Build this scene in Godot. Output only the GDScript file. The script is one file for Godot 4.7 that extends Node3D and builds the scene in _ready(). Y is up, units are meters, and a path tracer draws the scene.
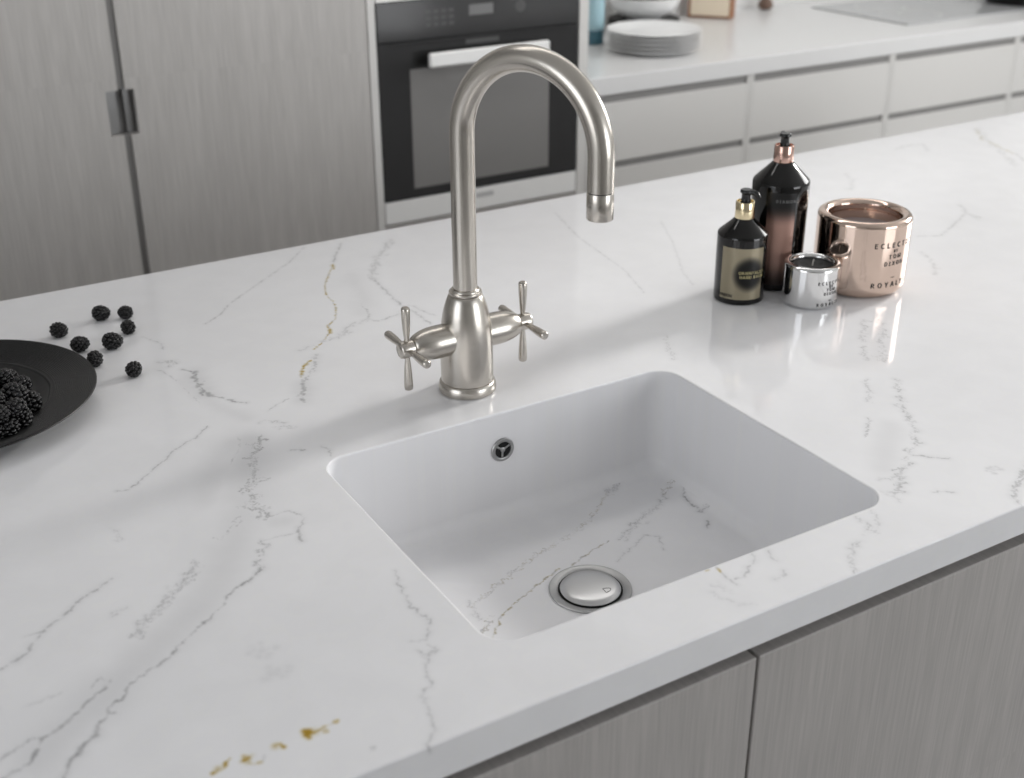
extends Node3D
# A kitchen island with an integrated sink, a cross-handle mixer tap, scented soaps and candles, a plate of
# blackberries; behind it tall cabinets, an oven and a worktop run. Metres, y up; the camera stands at x = z = 0.

const TOP := 0.92                 # height of the island worktop
const EYE := Vector3(0, 1.631, 0)
const FOCAL := 1236.69            # in pixels of the 1024 x 778 frame
const PITCH := -0.448897
const YAW := -0.539195
const ROLL := -0.004682
# island slab and sink opening
const SX0 := -0.5
const SX1 := 3.0
const SZ0 := -1.9565
const SZ1 := -0.7174
const THICK := 0.0416
const HX0 := 0.4611
const HX1 := 0.9712
const HZ0 := -1.2153
const HZ1 := -0.8031
const HR := 0.032
const SINK_FLOOR := 0.765
# room
const WALL_BACK := -3.62
const WALL_RIGHT := 4.56
const WALL_LEFT := -1.7
const WALL_FRONT := 2.3
const CEIL := 2.72
const WORKTOP := 0.91             # height of the worktop along the back wall
const FRONT := -2.88              # front plane of the cabinets along the back wall

var cam_basis: Basis
var M := {}
var names := {}
var group_id := 1


func _ready() -> void:
	cam_basis = Basis.from_euler(Vector3(PITCH, YAW, ROLL), EULER_ORDER_YXZ)
	camera_and_light()
	materials()
	room()
	island()
	sink()
	faucet()
	back_run()
	bottles_and_candles()
	plate_and_berries()
	back_items()


# ------------------------------------------------------------------ camera, light
func camera_and_light() -> void:
	var cam := Camera3D.new()
	cam.name = "camera"
	add_child(cam)
	cam.transform = Transform3D(cam_basis, EYE)
	cam.fov = rad_to_deg(2.0 * atan(389.0 / FOCAL))
	var at := CameraAttributesPhysical.new()
	at.frustum_focal_length = 35.0 / (2.0 * 389.0 / FOCAL)
	at.frustum_focus_distance = 1.55
	at.exposure_aperture = 5.6
	at.frustum_near = 0.05
	at.frustum_far = 60.0
	cam.attributes = at
	cam.fov = rad_to_deg(2.0 * atan(389.0 / FOCAL))
	cam.current = true

	var sky := Sky.new()
	var sm := ProceduralSkyMaterial.new()
	sm.sky_top_color = Color(0.62, 0.70, 0.80)
	sm.sky_horizon_color = Color(0.86, 0.88, 0.90)
	sm.ground_bottom_color = Color(0.4, 0.4, 0.4)
	sm.ground_horizon_color = Color(0.7, 0.7, 0.7)
	sky.sky_material = sm
	var env := Environment.new()
	env.background_mode = Environment.BG_SKY
	env.sky = sky
	env.tonemap_mode = Environment.TONE_MAPPER_LINEAR
	env.tonemap_exposure = 0.95
	env.sdfgi_enabled = true
	env.ssao_enabled = true
	env.ssil_enabled = true
	var we := WorldEnvironment.new()
	we.name = "environment"
	we.environment = env
	add_child(we)

	# low sun through the window at the far end, daylight at the windows, an added fill panel over the aisle
	var sun := DirectionalLight3D.new()
	sun.name = "sun"
	sun.light_energy = 1.02
	sun.light_color = Color(1.0, 0.992, 0.98)
	sun.light_angular_distance = 8.0
	sun.shadow_enabled = true
	add_child(sun)
	sun.look_at_from_position(Vector3.ZERO, Vector3(-0.926, -0.350, 0.138), Vector3.UP)
	area_light("key_window_light", Vector3(WALL_RIGHT - 0.03, 2.05, -1.45), Vector3(-1, 0, 0), Vector2(1.6, 1.0), 4.6, Color(1.0, 0.994, 0.985))
	area_light("rear_window_light", Vector3(3.0, 1.45, WALL_FRONT - 0.03), Vector3(0, 0, -1), Vector2(2.2, 1.6), 5.9, Color(0.99, 0.995, 1.0))
	area_light("side_window_light", Vector3(WALL_LEFT + 0.03, 1.6, -0.6), Vector3(1, 0, 0), Vector2(1.4, 1.3), 1.4, Color(0.985, 0.99, 1.0))
	area_light("added_aisle_fill", Vector3(1.6, CEIL - 0.05, -2.15), Vector3(0, -1, 0), Vector2(2.8, 0.3), 0.72, Color(1, 0.99, 0.98))  # added fill, brightens the cabinets along the back wall


func area_light(called: String, where: Vector3, towards: Vector3, size: Vector2, energy: float, col: Color) -> void:
	var l := AreaLight3D.new()
	l.name = called
	l.area_size = size
	l.area_normalize_energy = true
	l.light_energy = energy
	l.light_color = col
	l.shadow_enabled = true
	l.area_range = 14.0
	l.area_attenuation = 2.0
	add_child(l)
	var up := Vector3.UP if absf(towards.y) < 0.9 else Vector3(0, 0, 1)
	l.look_at_from_position(where, where + towards, up)


# ------------------------------------------------------------------ photo pixels to places
func sight(px: float, py: float) -> Vector3:
	return cam_basis * Vector3((px - 512.0) / FOCAL, -(py - 389.0) / FOCAL, -1.0)


func on_y(px: float, py: float, y := TOP) -> Vector3:
	var d := sight(px, py)
	return EYE + d * ((y - EYE.y) / d.y)


# ------------------------------------------------------------------ materials
func mat(called: String, col: Color, rough := 0.5, metal := 0.0) -> StandardMaterial3D:
	var m := StandardMaterial3D.new()
	m.resource_name = called
	m.albedo_color = col
	m.roughness = rough
	m.metallic = metal
	M[called] = m
	return m


func materials() -> void:
	mat("wall_paint", Color(0.86, 0.86, 0.855), 0.75)
	mat("ceiling_paint", Color(0.88, 0.88, 0.88), 0.85)
	mat("floor_stone", Color(0.52, 0.51, 0.50), 0.35)
	mat("white_lacquer", Color(0.865, 0.86, 0.85), 0.30)
	mat("groove_dark", Color(0.56, 0.555, 0.55), 0.6)
	mat("carcass", Color(0.50, 0.49, 0.48), 0.6)
	mat("plinth", Color(0.25, 0.245, 0.24), 0.6)
	mat("nickel", Color(0.77, 0.75, 0.72), 0.27, 1.0)
	mat("steel", Color(0.80, 0.80, 0.80), 0.33, 1.0)
	mat("steel_satin", Color(0.66, 0.66, 0.66), 0.38, 1.0)
	mat("dark_metal", Color(0.10, 0.10, 0.10), 0.4, 0.6)
	mat("black_void", Color(0.015, 0.015, 0.015), 0.7)
	mat("oven_glass", Color(0.22, 0.22, 0.223), 0.12)
	mat("oven_window", Color(0.53, 0.525, 0.52), 0.14)
	mat("mark_pale", Color(0.78, 0.78, 0.78), 0.4)
	mat("rear_stone", Color(0.885, 0.885, 0.885), 0.25)
	mat("oven_print", Color(0.30, 0.30, 0.30), 0.4)
	mat("oven_display", Color(0.46, 0.46, 0.46), 0.3)
	mat("oven_white", Color(0.965, 0.965, 0.96), 0.4)
	mat("bottle_black", Color(0.022, 0.020, 0.019), 0.06)
	mat("pump_black", Color(0.09, 0.095, 0.10), 0.22)
	mat("gold", Color(0.90, 0.84, 0.70), 0.12, 1.0)
	mat("rose_gold", Color(0.80, 0.67, 0.62), 0.12, 1.0)
	mat("copper", Color(0.85, 0.765, 0.71), 0.08, 1.0)
	mat("chrome", Color(0.90, 0.90, 0.90), 0.07, 1.0)
	mat("ink", Color(0.03, 0.03, 0.03), 0.4)
	mat("gold_ink", Color(0.72, 0.68, 0.50), 0.4)
	mat("silver_ink", Color(0.42, 0.42, 0.42), 0.4)
	mat("wax_pale", Color(0.62, 0.58, 0.58), 0.5)
	mat("wax_dark", Color(0.16, 0.16, 0.16), 0.5)
	mat("wick", Color(0.85, 0.83, 0.80), 0.8)
	mat("plate_black", Color(0.075, 0.075, 0.077), 0.40)
	mat("plate_foot", Color(0.55, 0.55, 0.55), 0.5)
	mat("berry", Color(0.028, 0.022, 0.028), 0.26)
	mat("porcelain", Color(0.95, 0.95, 0.95), 0.22)
	mat("teal_glass", Color(0.62, 0.75, 0.79), 0.15)
	mat("teal_base", Color(0.26, 0.42, 0.48), 0.15)
	mat("wood_pale", Color(0.95, 0.89, 0.80), 0.5)
	mat("wood_edge", Color(0.60, 0.42, 0.30), 0.5)
	mat("dark_fruit", Color(0.22, 0.13, 0.11), 0.4)
	mat("slate", Color(0.10, 0.10, 0.10), 0.6)
	mat("fig_brown", Color(0.42, 0.33, 0.28), 0.6)
	mat("hob_sheen", Color(0.72, 0.725, 0.73), 0.07)  # black glass made pale: the bright wall's reflection is in the colour
	mat("hob_print", Color(0.7, 0.7, 0.7), 0.3)
	mat("pan_black", Color(0.03, 0.03, 0.03), 0.35)
	mat("window_frame", Color(0.85, 0.85, 0.85), 0.5)
	var g := mat("window_glass", Color(0.95, 0.97, 0.97, 0.06), 0.02)
	g.transparency = BaseMaterial3D.TRANSPARENCY_ALPHA
	var lm := mat("fill_diffuser", Color(0.9, 0.9, 0.9), 0.5)  # glow of the added aisle fill panel
	lm.emission_enabled = true
	lm.emission = Color(1, 0.99, 0.98)
	lm.emission_energy_multiplier = 0.7
	grain()
	quartz()


func grain() -> void:
	# grey oak veneer: fine upright streaks
	var n1 := FastNoiseLite.new()
	n1.seed = 3
	n1.noise_type = FastNoiseLite.TYPE_VALUE
	n1.frequency = 1.0
	n1.fractal_octaves = 2
	var n2 := FastNoiseLite.new()
	n2.seed = 9
	n2.noise_type = FastNoiseLite.TYPE_VALUE
	n2.frequency = 1.0
	n2.fractal_octaves = 2
	var w := 768
	var data := PackedByteArray()
	data.resize(w * w * 3)
	for y in w:
		for x in w:
			var s := n1.get_noise_2d(x * 0.42, y * 0.011)
			var b := n2.get_noise_2d(x * 0.045, y * 0.0035)
			var t := 0.735 + 0.042 * s + 0.018 * b
			var i := (y * w + x) * 3
			data[i] = int(clampf(t, 0, 1) * 255)
			data[i + 1] = int(clampf(t * 0.985, 0, 1) * 255)
			data[i + 2] = int(clampf(t * 0.97, 0, 1) * 255)
	var m := mat("veneer", Color.WHITE, 0.42)
	m.albedo_texture = ImageTexture.create_from_image(Image.create_from_data(w, w, false, Image.FORMAT_RGB8, data))
	m.uv1_triplanar = true
	m.uv1_world_triplanar = true
	m.uv1_triplanar_sharpness = 8.0
	m.uv1_scale = Vector3(1.9, 1.9, 1.9)
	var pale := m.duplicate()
	pale.resource_name = "veneer_lit"
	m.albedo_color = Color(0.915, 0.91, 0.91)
	pale.albedo_color = Color(1.0, 1.0, 1.0)  # same veneer, lightened to stand in for light on the tall doors
	M["veneer_lit"] = pale


# ---- the veined quartz: one picture for the part of the slab round the sink, one for the rest to its right
const PART := 1.10               # x where the two pictures meet
const QA := [-0.30, -2.0, 1.40, 1.36, 1536, 1492]   # x0, z0, width, depth in metres, pixels
const QB := [1.10, -2.0, 1.90, 1.36, 1536, 1100]
var qa_dark: PackedFloat32Array
var qa_gold: PackedFloat32Array
var qb_dark: PackedFloat32Array
var qb_gold: PackedFloat32Array
var vein_noise: FastNoiseLite


func stamp(x: float, z: float, r: float, dark: float, gold: float, inside: bool) -> void:
	for k in 2:
		var q: Array = QA if k == 0 else QB
		var s: float = q[4] / q[2]
		var cx: float = (x - q[0]) * s
		var cz: float = (z - q[1]) * s
		var pr: float = maxf(r * s, 0.7)
		var i0 := maxi(0, int(floor(cx - pr * 2.0)))
		var i1 := mini(q[4] - 1, int(ceil(cx + pr * 2.0)))
		var j0 := maxi(0, int(floor(cz - pr * 2.0)))
		var j1 := mini(q[5] - 1, int(ceil(cz + pr * 2.0)))
		if i0 > i1 or j0 > j1:
			continue
		for j in range(j0, j1 + 1):
			var wz: float = q[1] + j / s
			for i in range(i0, i1 + 1):
				var wx: float = q[0] + i / s
				# the opening's place in the picture holds the basin: veins on its floor, plain along its walls
				var edge := 0.012 if inside else -0.002
				var hole := wx > HX0 + edge and wx < HX1 - edge and wz > HZ0 + edge and wz < HZ1 - edge
				if hole != inside:
					continue
				var d2 := ((i - cx) * (i - cx) + (j - cz) * (j - cz)) / (pr * pr)
				var f := exp(-d2 * 1.4)
				if f < 0.03:
					continue
				var o: int = j * q[4] + i
				if k == 0:
					qa_dark[o] = maxf(qa_dark[o], dark * f)
					qa_gold[o] = maxf(qa_gold[o], gold * f)
				else:
					qb_dark[o] = maxf(qb_dark[o], dark * f)
					qb_gold[o] = maxf(qb_gold[o], gold * f)


func vein(px: Array, width := 0.0012, dark := 0.4, gold := 0.0, wander := 0.004, strands := 1, y := TOP, key := 1) -> void:
	# a vein through photo pixels that lie on the plane y; it wanders, thins out and breaks as noise tells
	var pts := []
	for i in range(0, px.size(), 2):
		pts.append(on_y(px[i], px[i + 1], y))
	for strand in strands:
		var k := key * 17.3 + strand * 5.7
		var run := 0.0
		for i in pts.size() - 1:
			var a: Vector3 = pts[i]
			var b: Vector3 = pts[i + 1]
			var l := a.distance_to(b)
			var n := maxi(1, int(l / 0.0006))
			var side := (b - a).cross(Vector3.UP).normalized()
			for s in n:
				var p: Vector3 = a.lerp(b, float(s) / n)
				run += l / n
				var off := vein_noise.get_noise_2d(run * 95.0 + k * 31.0, k) * wander + vein_noise.get_noise_2d(run * 300.0 + k * 11.0, k + 40.0) * wander * 0.25
				if strand > 0:
					off += vein_noise.get_noise_2d(run * 55.0, k + 90.0) * wander * 1.8
				var along := vein_noise.get_noise_2d(run * 300.0, k + 70.0) * wander * 0.8
				var q := p + side * off + (b - a).normalized() * along
				var st := vein_noise.get_noise_2d(run * 60.0 + 9.0, k + 120.0)
				var th := vein_noise.get_noise_2d(run * 130.0 + 3.0, k + 160.0)
				var amount := clampf(0.90 + 1.2 * st, 0.0, 1.3) if strands == 1 else clampf(0.62 + 1.6 * st, 0.0, 1.15)
				if amount < 0.06:
					continue
				var gl := gold * clampf(0.5 + 1.9 * vein_noise.get_noise_2d(run * 85.0, k + 200.0), 0.0, 1.0)
				stamp(q.x, q.z, width * (1.0 if strands == 1 else 0.75) * clampf(1.0 + 1.4 * th, 0.35, 2.4), dark * amount, gl * amount, y < 0.9)
				if s % 6 == 0 and gold == 0.0:
					stamp(q.x, q.z, width * 4.5, dark * amount * 0.22, 0.0, y < 0.9)


func blotch(px: float, py: float, r: float, dark: float, gold: float, y := TOP, seed_ := 1) -> void:
	var c := on_y(px, py, y)
	var rng := RandomNumberGenerator.new()
	rng.seed = seed_ * 77 + int(px)
	for i in 22:
		var a := rng.randf() * TAU
		var d := sqrt(rng.randf()) * r
		stamp(c.x + cos(a) * d, c.z + sin(a) * d * 0.8, r * rng.randf_range(0.18, 0.42), dark * rng.randf_range(0.4, 1.0), gold * rng.randf_range(0.55, 1.0), y < 0.9)


func cloud(px: Array, width: float, dark: float, y := TOP) -> void:
	# a broad faint grey zone of the stone between two veins
	for i in range(0, px.size() - 2, 2):
		var a := on_y(px[i], px[i + 1], y)
		var b := on_y(px[i + 2], px[i + 3], y)
		var n := maxi(1, int(a.distance_to(b) / 0.008))
		for s in n:
			var p: Vector3 = a.lerp(b, float(s) / n)
			var w := width * (1.0 + 0.5 * vein_noise.get_noise_2d(p.x * 40.0, p.z * 40.0))
			stamp(p.x, p.z, w, dark, 0.0, y < 0.9)


func quartz() -> void:
	vein_noise = FastNoiseLite.new()
	vein_noise.seed = 21
	vein_noise.frequency = 1.0
	vein_noise.fractal_octaves = 3
	qa_dark.resize(QA[4] * QA[5])
	qa_gold.resize(QA[4] * QA[5])
	qb_dark.resize(QB[4] * QB[5])
	qb_gold.resize(QB[4] * QB[5])
	# broad zones
	cloud([250, 440, 245, 490, 235, 540, 215, 590, 180, 625, 145, 655, 110, 690, 70, 725, 30, 765], 0.026, 0.085)
	cloud([205, 500, 215, 460, 235, 440], 0.022, 0.06)
	cloud([180, 380, 215, 405, 250, 420], 0.014, 0.055)
	cloud([350, 275, 365, 300, 360, 315], 0.02, 0.05)
	cloud([275, 522, 292, 520], 0.014, 0.06)
	cloud([890, 425, 885, 450, 880, 470], 0.02, 0.06)
	cloud([875, 330, 880, 360], 0.018, 0.05)
	# left: the long vein that runs from behind the berries to the lower corner
	vein([262, 566, 255, 575, 238, 587, 227, 596, 221, 606, 207, 620, 193, 631, 179, 644, 168, 658, 153, 668, 137, 678, 125, 689, 127, 694, 108, 707, 108, 714, 97, 725, 95, 734, 81, 748, 67, 766, 60, 785], 0.0013, 0.42, 0, 0.003, 1, TOP, 1)
	vein([108, 713, 120, 713], 0.0010, 0.35, 0, 0.002, 1, TOP, 2)
	vein([97, 725, 95, 734, 81, 748, 67, 766], 0.0022, 0.30, 0, 0.003, 1, TOP, 3)
	vein([105, 688, 95, 694, 76, 713, 59, 728, 42, 739, 36, 748, 31, 762, 17, 769, 4, 778], 0.0016, 0.40, 0, 0.003, 1, TOP, 4)
	vein([42, 739, 28, 739, 17, 748, 0, 759], 0.0014, 0.30, 0, 0.003, 1, TOP, 5)
	vein([76, 713, 59, 728, 50, 734], 0.0024, 0.25, 0, 0.003, 1, TOP, 6)
	vein([105, 688, 108, 681, 100, 676, 92, 686], 0.0010, 0.22, 0, 0.004, 1, TOP, 7)
	vein([15, 661, 24, 655, 32, 644, 42, 631, 62, 617, 84, 596, 92, 592, 112, 578], 0.0012, 0.30, 0, 0.003, 1, TOP, 8)
	vein([15, 661, 24, 655, 32, 644], 0.0018, 0.28, 0, 0.002, 1, TOP, 9)
	vein([25, 637, 41, 631], 0.0010, 0.25, 0, 0.002, 1, TOP, 10)
	vein([25, 706, 62, 692], 0.0011, 0.12, 0, 0.003, 1, TOP, 11)
	vein([140, 640, 143, 627, 151, 613, 164, 601, 177, 588, 191, 574, 196, 563, 193, 560], 0.0011, 0.33, 0, 0.007, 3, TOP, 12)
	vein([112, 615, 123, 609, 128, 606], 0.0011, 0.30, 0, 0.004, 2, TOP, 13)
	vein([116, 491, 127, 490, 137, 483, 152, 470, 168, 457, 174, 450, 184, 443, 195, 438, 207, 426], 0.0010, 0.30, 0, 0.0025, 1, TOP, 14)
	vein([261, 436, 256, 447, 250, 459, 254, 466, 255, 479, 249, 486, 250, 500, 258, 508, 260, 519], 0.0013, 0.42, 0, 0.010, 3, TOP, 15)
	vein([242, 459, 250, 457, 258, 462], 0.0012, 0.35, 0, 0.006, 2, TOP, 16)
	vein([245, 483, 256, 482, 271, 478], 0.0010, 0.32, 0, 0.005, 2, TOP, 17)
	vein([228, 466, 235, 454, 240, 446, 238, 436], 0.0010, 0.18, 0, 0.004, 1, TOP, 18)
	vein([260, 540, 266, 547, 261, 554, 254, 562, 260, 570], 0.0012, 0.36, 0, 0.006, 2, TOP, 19)
	vein([262, 519, 276, 514, 290, 510, 303, 518, 299, 532, 301, 541], 0.0009, 0.26, 0, 0.003, 1, TOP, 20)
	vein([262, 541, 280, 536, 298, 533], 0.0009, 0.20, 0, 0.002, 1, TOP, 21)
	vein([299, 527, 298, 534, 302, 542], 0.0013, 0.30, 0, 0.003, 1, TOP, 22)
	vein([228, 532, 232, 525, 240, 516], 0.0011, 0.32, 0, 0.006, 2, TOP, 23)
	vein([212, 538, 220, 539, 228, 532], 0.0009, 0.20, 0, 0.003, 1, TOP, 24)
	vein([196, 559, 190, 571, 175, 586, 163, 601], 0.0010, 0.28, 0, 0.008, 2, TOP, 25)
	vein([110, 527, 119, 532, 118, 540, 112, 541], 0.0009, 0.20, 0, 0.004, 2, TOP, 26)
	vein([290, 450, 305, 450], 0.0013, 0.28, 0, 0.003, 1, TOP, 27)
	vein([321, 446, 329, 450, 330, 456], 0.0010, 0.20, 0, 0.004, 1, TOP, 28)
	vein([142, 337, 160, 343, 163, 350], 0.0010, 0.30, 0, 0.003, 1, TOP, 29)
	vein([162, 360, 168, 361, 171, 367], 0.0016, 0.32, 0, 0.008, 3, TOP, 30)
	vein([155, 369, 165, 373, 178, 382, 192, 396, 200, 404], 0.0009, 0.16, 0, 0.003, 1, TOP, 31)
	vein([182, 369, 195, 373, 197, 382, 203, 391, 213, 396, 228, 400, 235, 402, 247, 403], 0.0014, 0.40, 0, 0.003, 1, TOP, 32)
	vein([195, 372, 197, 382, 203, 391, 212, 397], 0.0040, 0.40, 0, 0.006, 2, TOP, 33)
	vein([259, 421, 270, 422, 276, 421, 286, 424], 0.0010, 0.28, 0, 0.006, 2, TOP, 34)
	vein([272, 428, 284, 426, 296, 428], 0.0009, 0.22, 0, 0.006, 2, TOP, 35)
	vein([267, 412, 272, 407, 279, 403, 289, 398], 0.0009, 0.22, 0, 0.003, 1, TOP, 36)
	vein([301, 402, 302, 392, 304, 382], 0.0036, 0.38, 0, 0.005, 2, TOP, 37)
	vein([304, 382, 311, 371, 315, 362, 314, 354], 0.0018, 0.28, 0, 0.006, 2, TOP, 38)
	vein([298, 350, 306, 349, 314, 345], 0.0018, 0.16, 0, 0.004, 2, TOP, 39)
	vein([300, 377, 302, 369, 306, 364, 311, 360], 0.0022, 0.20, 0.75, 0.003, 1, TOP, 40)
	vein([314, 349, 317, 346], 0.0012, 0.15, 0.6, 0.003, 1, TOP, 41)
	vein([341, 243, 336, 254, 333, 262], 0.0014, 0.32, 0, 0.003, 1, TOP, 42)
	vein([333, 264, 328, 276, 324, 286, 326, 295, 332, 301, 336, 309, 335, 319, 328, 325, 329, 333, 322, 342, 316, 348], 0.0012, 0.26, 0.55, 0.002, 1, TOP, 43)
	vein([331, 265, 335, 269], 0.0026, 0.2, 0.7, 0.004, 1, TOP, 44)
	vein([327, 325, 330, 333], 0.0020, 0.2, 0.65, 0.003, 1, TOP, 45)
	vein([303, 248, 289, 262, 263, 280, 246, 292, 229, 304, 219, 315, 205, 324], 0.0010, 0.26, 0, 0.002, 1, TOP, 46)
	vein([390, 240, 378, 258, 373, 271, 369, 277, 375, 280], 0.0012, 0.30, 0, 0.008, 3, TOP, 47)
	vein([375, 280, 388, 294, 403, 307, 416, 313, 431, 324], 0.0013, 0.30, 0, 0.004, 1, TOP, 48)
	vein([408, 305, 413, 306, 425, 312, 436, 316], 0.0010, 0.22, 0, 0.003, 1, TOP, 49)
	vein([398, 314, 388, 318, 378, 321, 369, 319, 367, 310, 360, 304], 0.0011, 0.26, 0, 0.004, 1, TOP, 50)
	vein([369, 319, 352, 323, 342, 332, 335, 338], 0.0014, 0.26, 0, 0.006, 2, TOP, 51)
	vein([322, 342, 330, 338, 340, 337, 352, 332], 0.0012, 0.24, 0, 0.005, 2, TOP, 52)
	# the same veins carry on beyond the picture
	vein([4, 778, -30, 795, -80, 830, -150, 850], 0.0015, 0.36, 0, 0.004, 1, TOP, 120)
	vein([0, 759, -40, 776, -100, 770, -190, 800], 0.0014, 0.28, 0, 0.004, 1, TOP, 121)
	vein([15, 661, -40, 690, -110, 700], 0.0012, 0.26, 0, 0.004, 1, TOP, 122)
	vein([1015, 154, 1060, 185, 1120, 200, 1190, 250], 0.0015, 0.22, 0, 0.006, 1, TOP, 123)
	vein([1014, 491, 1040, 440, 1090, 400, 1120, 340], 0.0014, 0.26, 0, 0.006, 1, TOP, 124)
	# before the sink, running over the front edge
	vein([394, 571, 397, 582, 402, 591, 410, 606, 420, 613, 429, 620, 427, 633, 426, 641, 434, 650, 426, 657], 0.0010, 0.28, 0, 0.004, 1, TOP, 53)
	vein([410, 641, 420, 641, 426, 638], 0.0008, 0.16, 0, 0.003, 1, TOP, 54)
	vein([418, 652, 426, 657, 426, 672, 430, 686, 420, 694, 428, 706, 431, 720, 433, 731, 426, 745, 434, 752], 0.0010, 0.24, 0, 0.004, 1, TOP, 55)
	vein([416, 650, 428, 655, 434, 650], 0.0012, 0.28, 0, 0.004, 2, TOP, 56)
	blotch(372, 748, 0.003, 0.25, 0)
	# gold flecks in the lower corner
	vein([210, 775, 221, 768, 224, 762, 231, 758], 0.0013, 0.15, 0.8, 0.003, 1, TOP, 57)
	vein([218, 770, 222, 766, 224, 763], 0.0024, 0.1, 1.0, 0.004, 1, TOP, 130)
	vein([240, 760, 245, 758, 251, 755], 0.0030, 0.1, 1.1, 0.005, 1, TOP, 131)
	vein([243, 755, 247, 758, 248, 761], 0.0022, 0.1, 1.1, 0.004, 1, TOP, 132)
	vein([246, 758, 252, 764, 262, 761, 263, 755], 0.0010, 0.12, 0.5, 0.002, 1, TOP, 58)
	vein([270, 749, 274, 746, 279, 745, 282, 747], 0.0026, 0.1, 1.1, 0.004, 1, TOP, 133)
	vein([303, 731, 307, 734, 312, 733, 318, 731], 0.0032, 0.1, 1.2, 0.004, 1, TOP, 134)
	vein([306, 730, 308, 735, 308, 739], 0.0024, 0.1, 1.2, 0.003, 1, TOP, 135)
	vein([309, 734, 323, 727, 335, 721], 0.0013, 0.12, 0.7, 0.002, 1, TOP, 59)
	blotch(325, 731, 0.003, 0.1, 0.5)
	blotch(335, 721, 0.003, 0.05, 0.7)
	blotch(275, 672, 0.014, 0.08, 0)
	blotch(262, 650, 0.014, 0.07, 0)
	# front right
	vein([704, 571, 713, 565, 717, 568, 723, 575], 0.0012, 0.20, 0.65, 0.002, 1, TOP, 60)
	vein([723, 575, 736, 585], 0.0010, 0.25, 0, 0.002, 1, TOP, 61)
	vein([752, 553, 754, 560, 748, 568, 744, 577, 734, 579], 0.0013, 0.24, 0, 0.003, 1, TOP, 62)
	vein([767, 550, 771, 557, 775, 561], 0.0012, 0.25, 0, 0.003, 1, TOP, 63)
	vein([775, 578, 782, 577, 785, 571], 0.0013, 0.22, 0, 0.004, 1, TOP, 64)
	vein([711, 592, 720, 598, 735, 602, 757, 606], 0.0010, 0.14, 0, 0.004, 2, TOP, 65)
	vein([716, 583, 724, 590, 732, 590], 0.0010, 0.14, 0, 0.005, 2, TOP, 66)
	vein([863, 320, 862, 333, 864, 345, 866, 360], 0.0012, 0.28, 0, 0.008, 2, TOP, 67)
	vein([878, 318, 883, 330, 880, 345, 884, 362], 0.0012, 0.26, 0, 0.009, 3, TOP, 68)
	vein([866, 380, 868, 390, 868, 402], 0.0011, 0.26, 0, 0.006, 2, TOP, 69)
	vein([868, 418, 867, 428, 865, 437], 0.0011, 0.26, 0, 0.005, 1, TOP, 70)
	vein([897, 380, 902, 404, 907, 417, 915, 429, 915, 440, 910, 452, 902, 464, 897, 474, 900, 484, 895, 494], 0.0014, 0.34, 0, 0.007, 2, TOP, 71)
	vein([912, 455, 922, 456, 935, 458, 950, 458], 0.0013, 0.34, 0, 0.002, 1, TOP, 72)
	vein([878, 480, 890, 478, 905, 476], 0.0010, 0.25, 0, 0.005, 2, TOP, 73)
	vein([884, 491, 892, 494, 900, 502], 0.0012, 0.25, 0, 0.006, 2, TOP, 74)
	vein([855, 517, 867, 522, 865, 534, 853, 547, 852, 560, 853, 572], 0.0012, 0.28, 0, 0.006, 2, TOP, 75)
	vein([870, 510, 878, 520, 875, 535], 0.0010, 0.20, 0, 0.006, 2, TOP, 76)
	vein([932, 492, 942, 491, 953, 492], 0.0011, 0.22, 0, 0.003, 1, TOP, 77)
	vein([1021, 470, 1016, 482, 1014, 491, 1018, 505], 0.0013, 0.30, 0, 0.006, 2, TOP, 78)
	blotch(994, 470, 0.010, 0.16, 0)
	# behind the candles
	vein([975, 128, 978, 134, 982, 140, 992, 143, 1003, 149, 1013, 154], 0.0016, 0.22, 0.30, 0.006, 2, TOP, 79)
	vein([977, 128, 985, 138, 1000, 152, 1015, 166], 0.0016, 0.20, 0, 0.010, 2, TOP, 80)
	vein([895, 150, 904, 146, 922, 144, 929, 151], 0.0014, 0.18, 0, 0.006, 2, TOP, 81)
	vein([845, 173, 852, 180, 850, 190], 0.0014, 0.18, 0, 0.008, 2, TOP, 82)
	vein([981, 218, 965, 213, 952, 226, 940, 236, 916, 236], 0.0014, 0.20, 0, 0.004, 1, TOP, 83)
	vein([960, 205, 968, 215, 980, 220], 0.0014, 0.18, 0, 0.006, 2, TOP, 84)
	vein([920, 252, 927, 257, 934, 262, 934, 275], 0.0012, 0.20, 0, 0.007, 2, TOP, 85)
	vein([555, 213, 578, 237, 603, 255, 624, 270, 644, 293], 0.0010, 0.20, 0, 0.002, 1, TOP, 86)
	vein([660, 221, 671, 239, 683, 273, 693, 285], 0.0010, 0.13, 0, 0.003, 1, TOP, 87)
	vein([665, 334, 669, 350, 675, 360], 0.0012, 0.20, 0, 0.005, 2, TOP, 88)
	# on the floor of the sink
	var F := SINK_FLOOR
	vein([490, 642, 500, 617, 512, 605, 526, 594, 547, 577, 559, 568], 0.0010, 0.40, 0.30, 0.003, 1, F, 101)
	vein([570, 566, 576, 562, 592, 550, 609, 541], 0.0009, 0.40, 0.20, 0.002, 1, F, 102)
	vein([624, 532, 644, 515, 656, 508, 664, 495], 0.0010, 0.40, 0, 0.005, 2, F, 103)
	vein([664, 495, 671, 481, 683, 465, 692, 447], 0.0010, 0.38, 0.1, 0.006, 2, F, 104)
	vein([468, 608, 489, 593, 511, 573, 541, 553, 571, 534, 592, 517, 607, 493], 0.0009, 0.24, 0.12, 0.006, 2, F, 105)
	vein([607, 493, 626, 478, 647, 459, 662, 444, 668, 425], 0.0010, 0.34, 0, 0.008, 3, F, 106)
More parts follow.
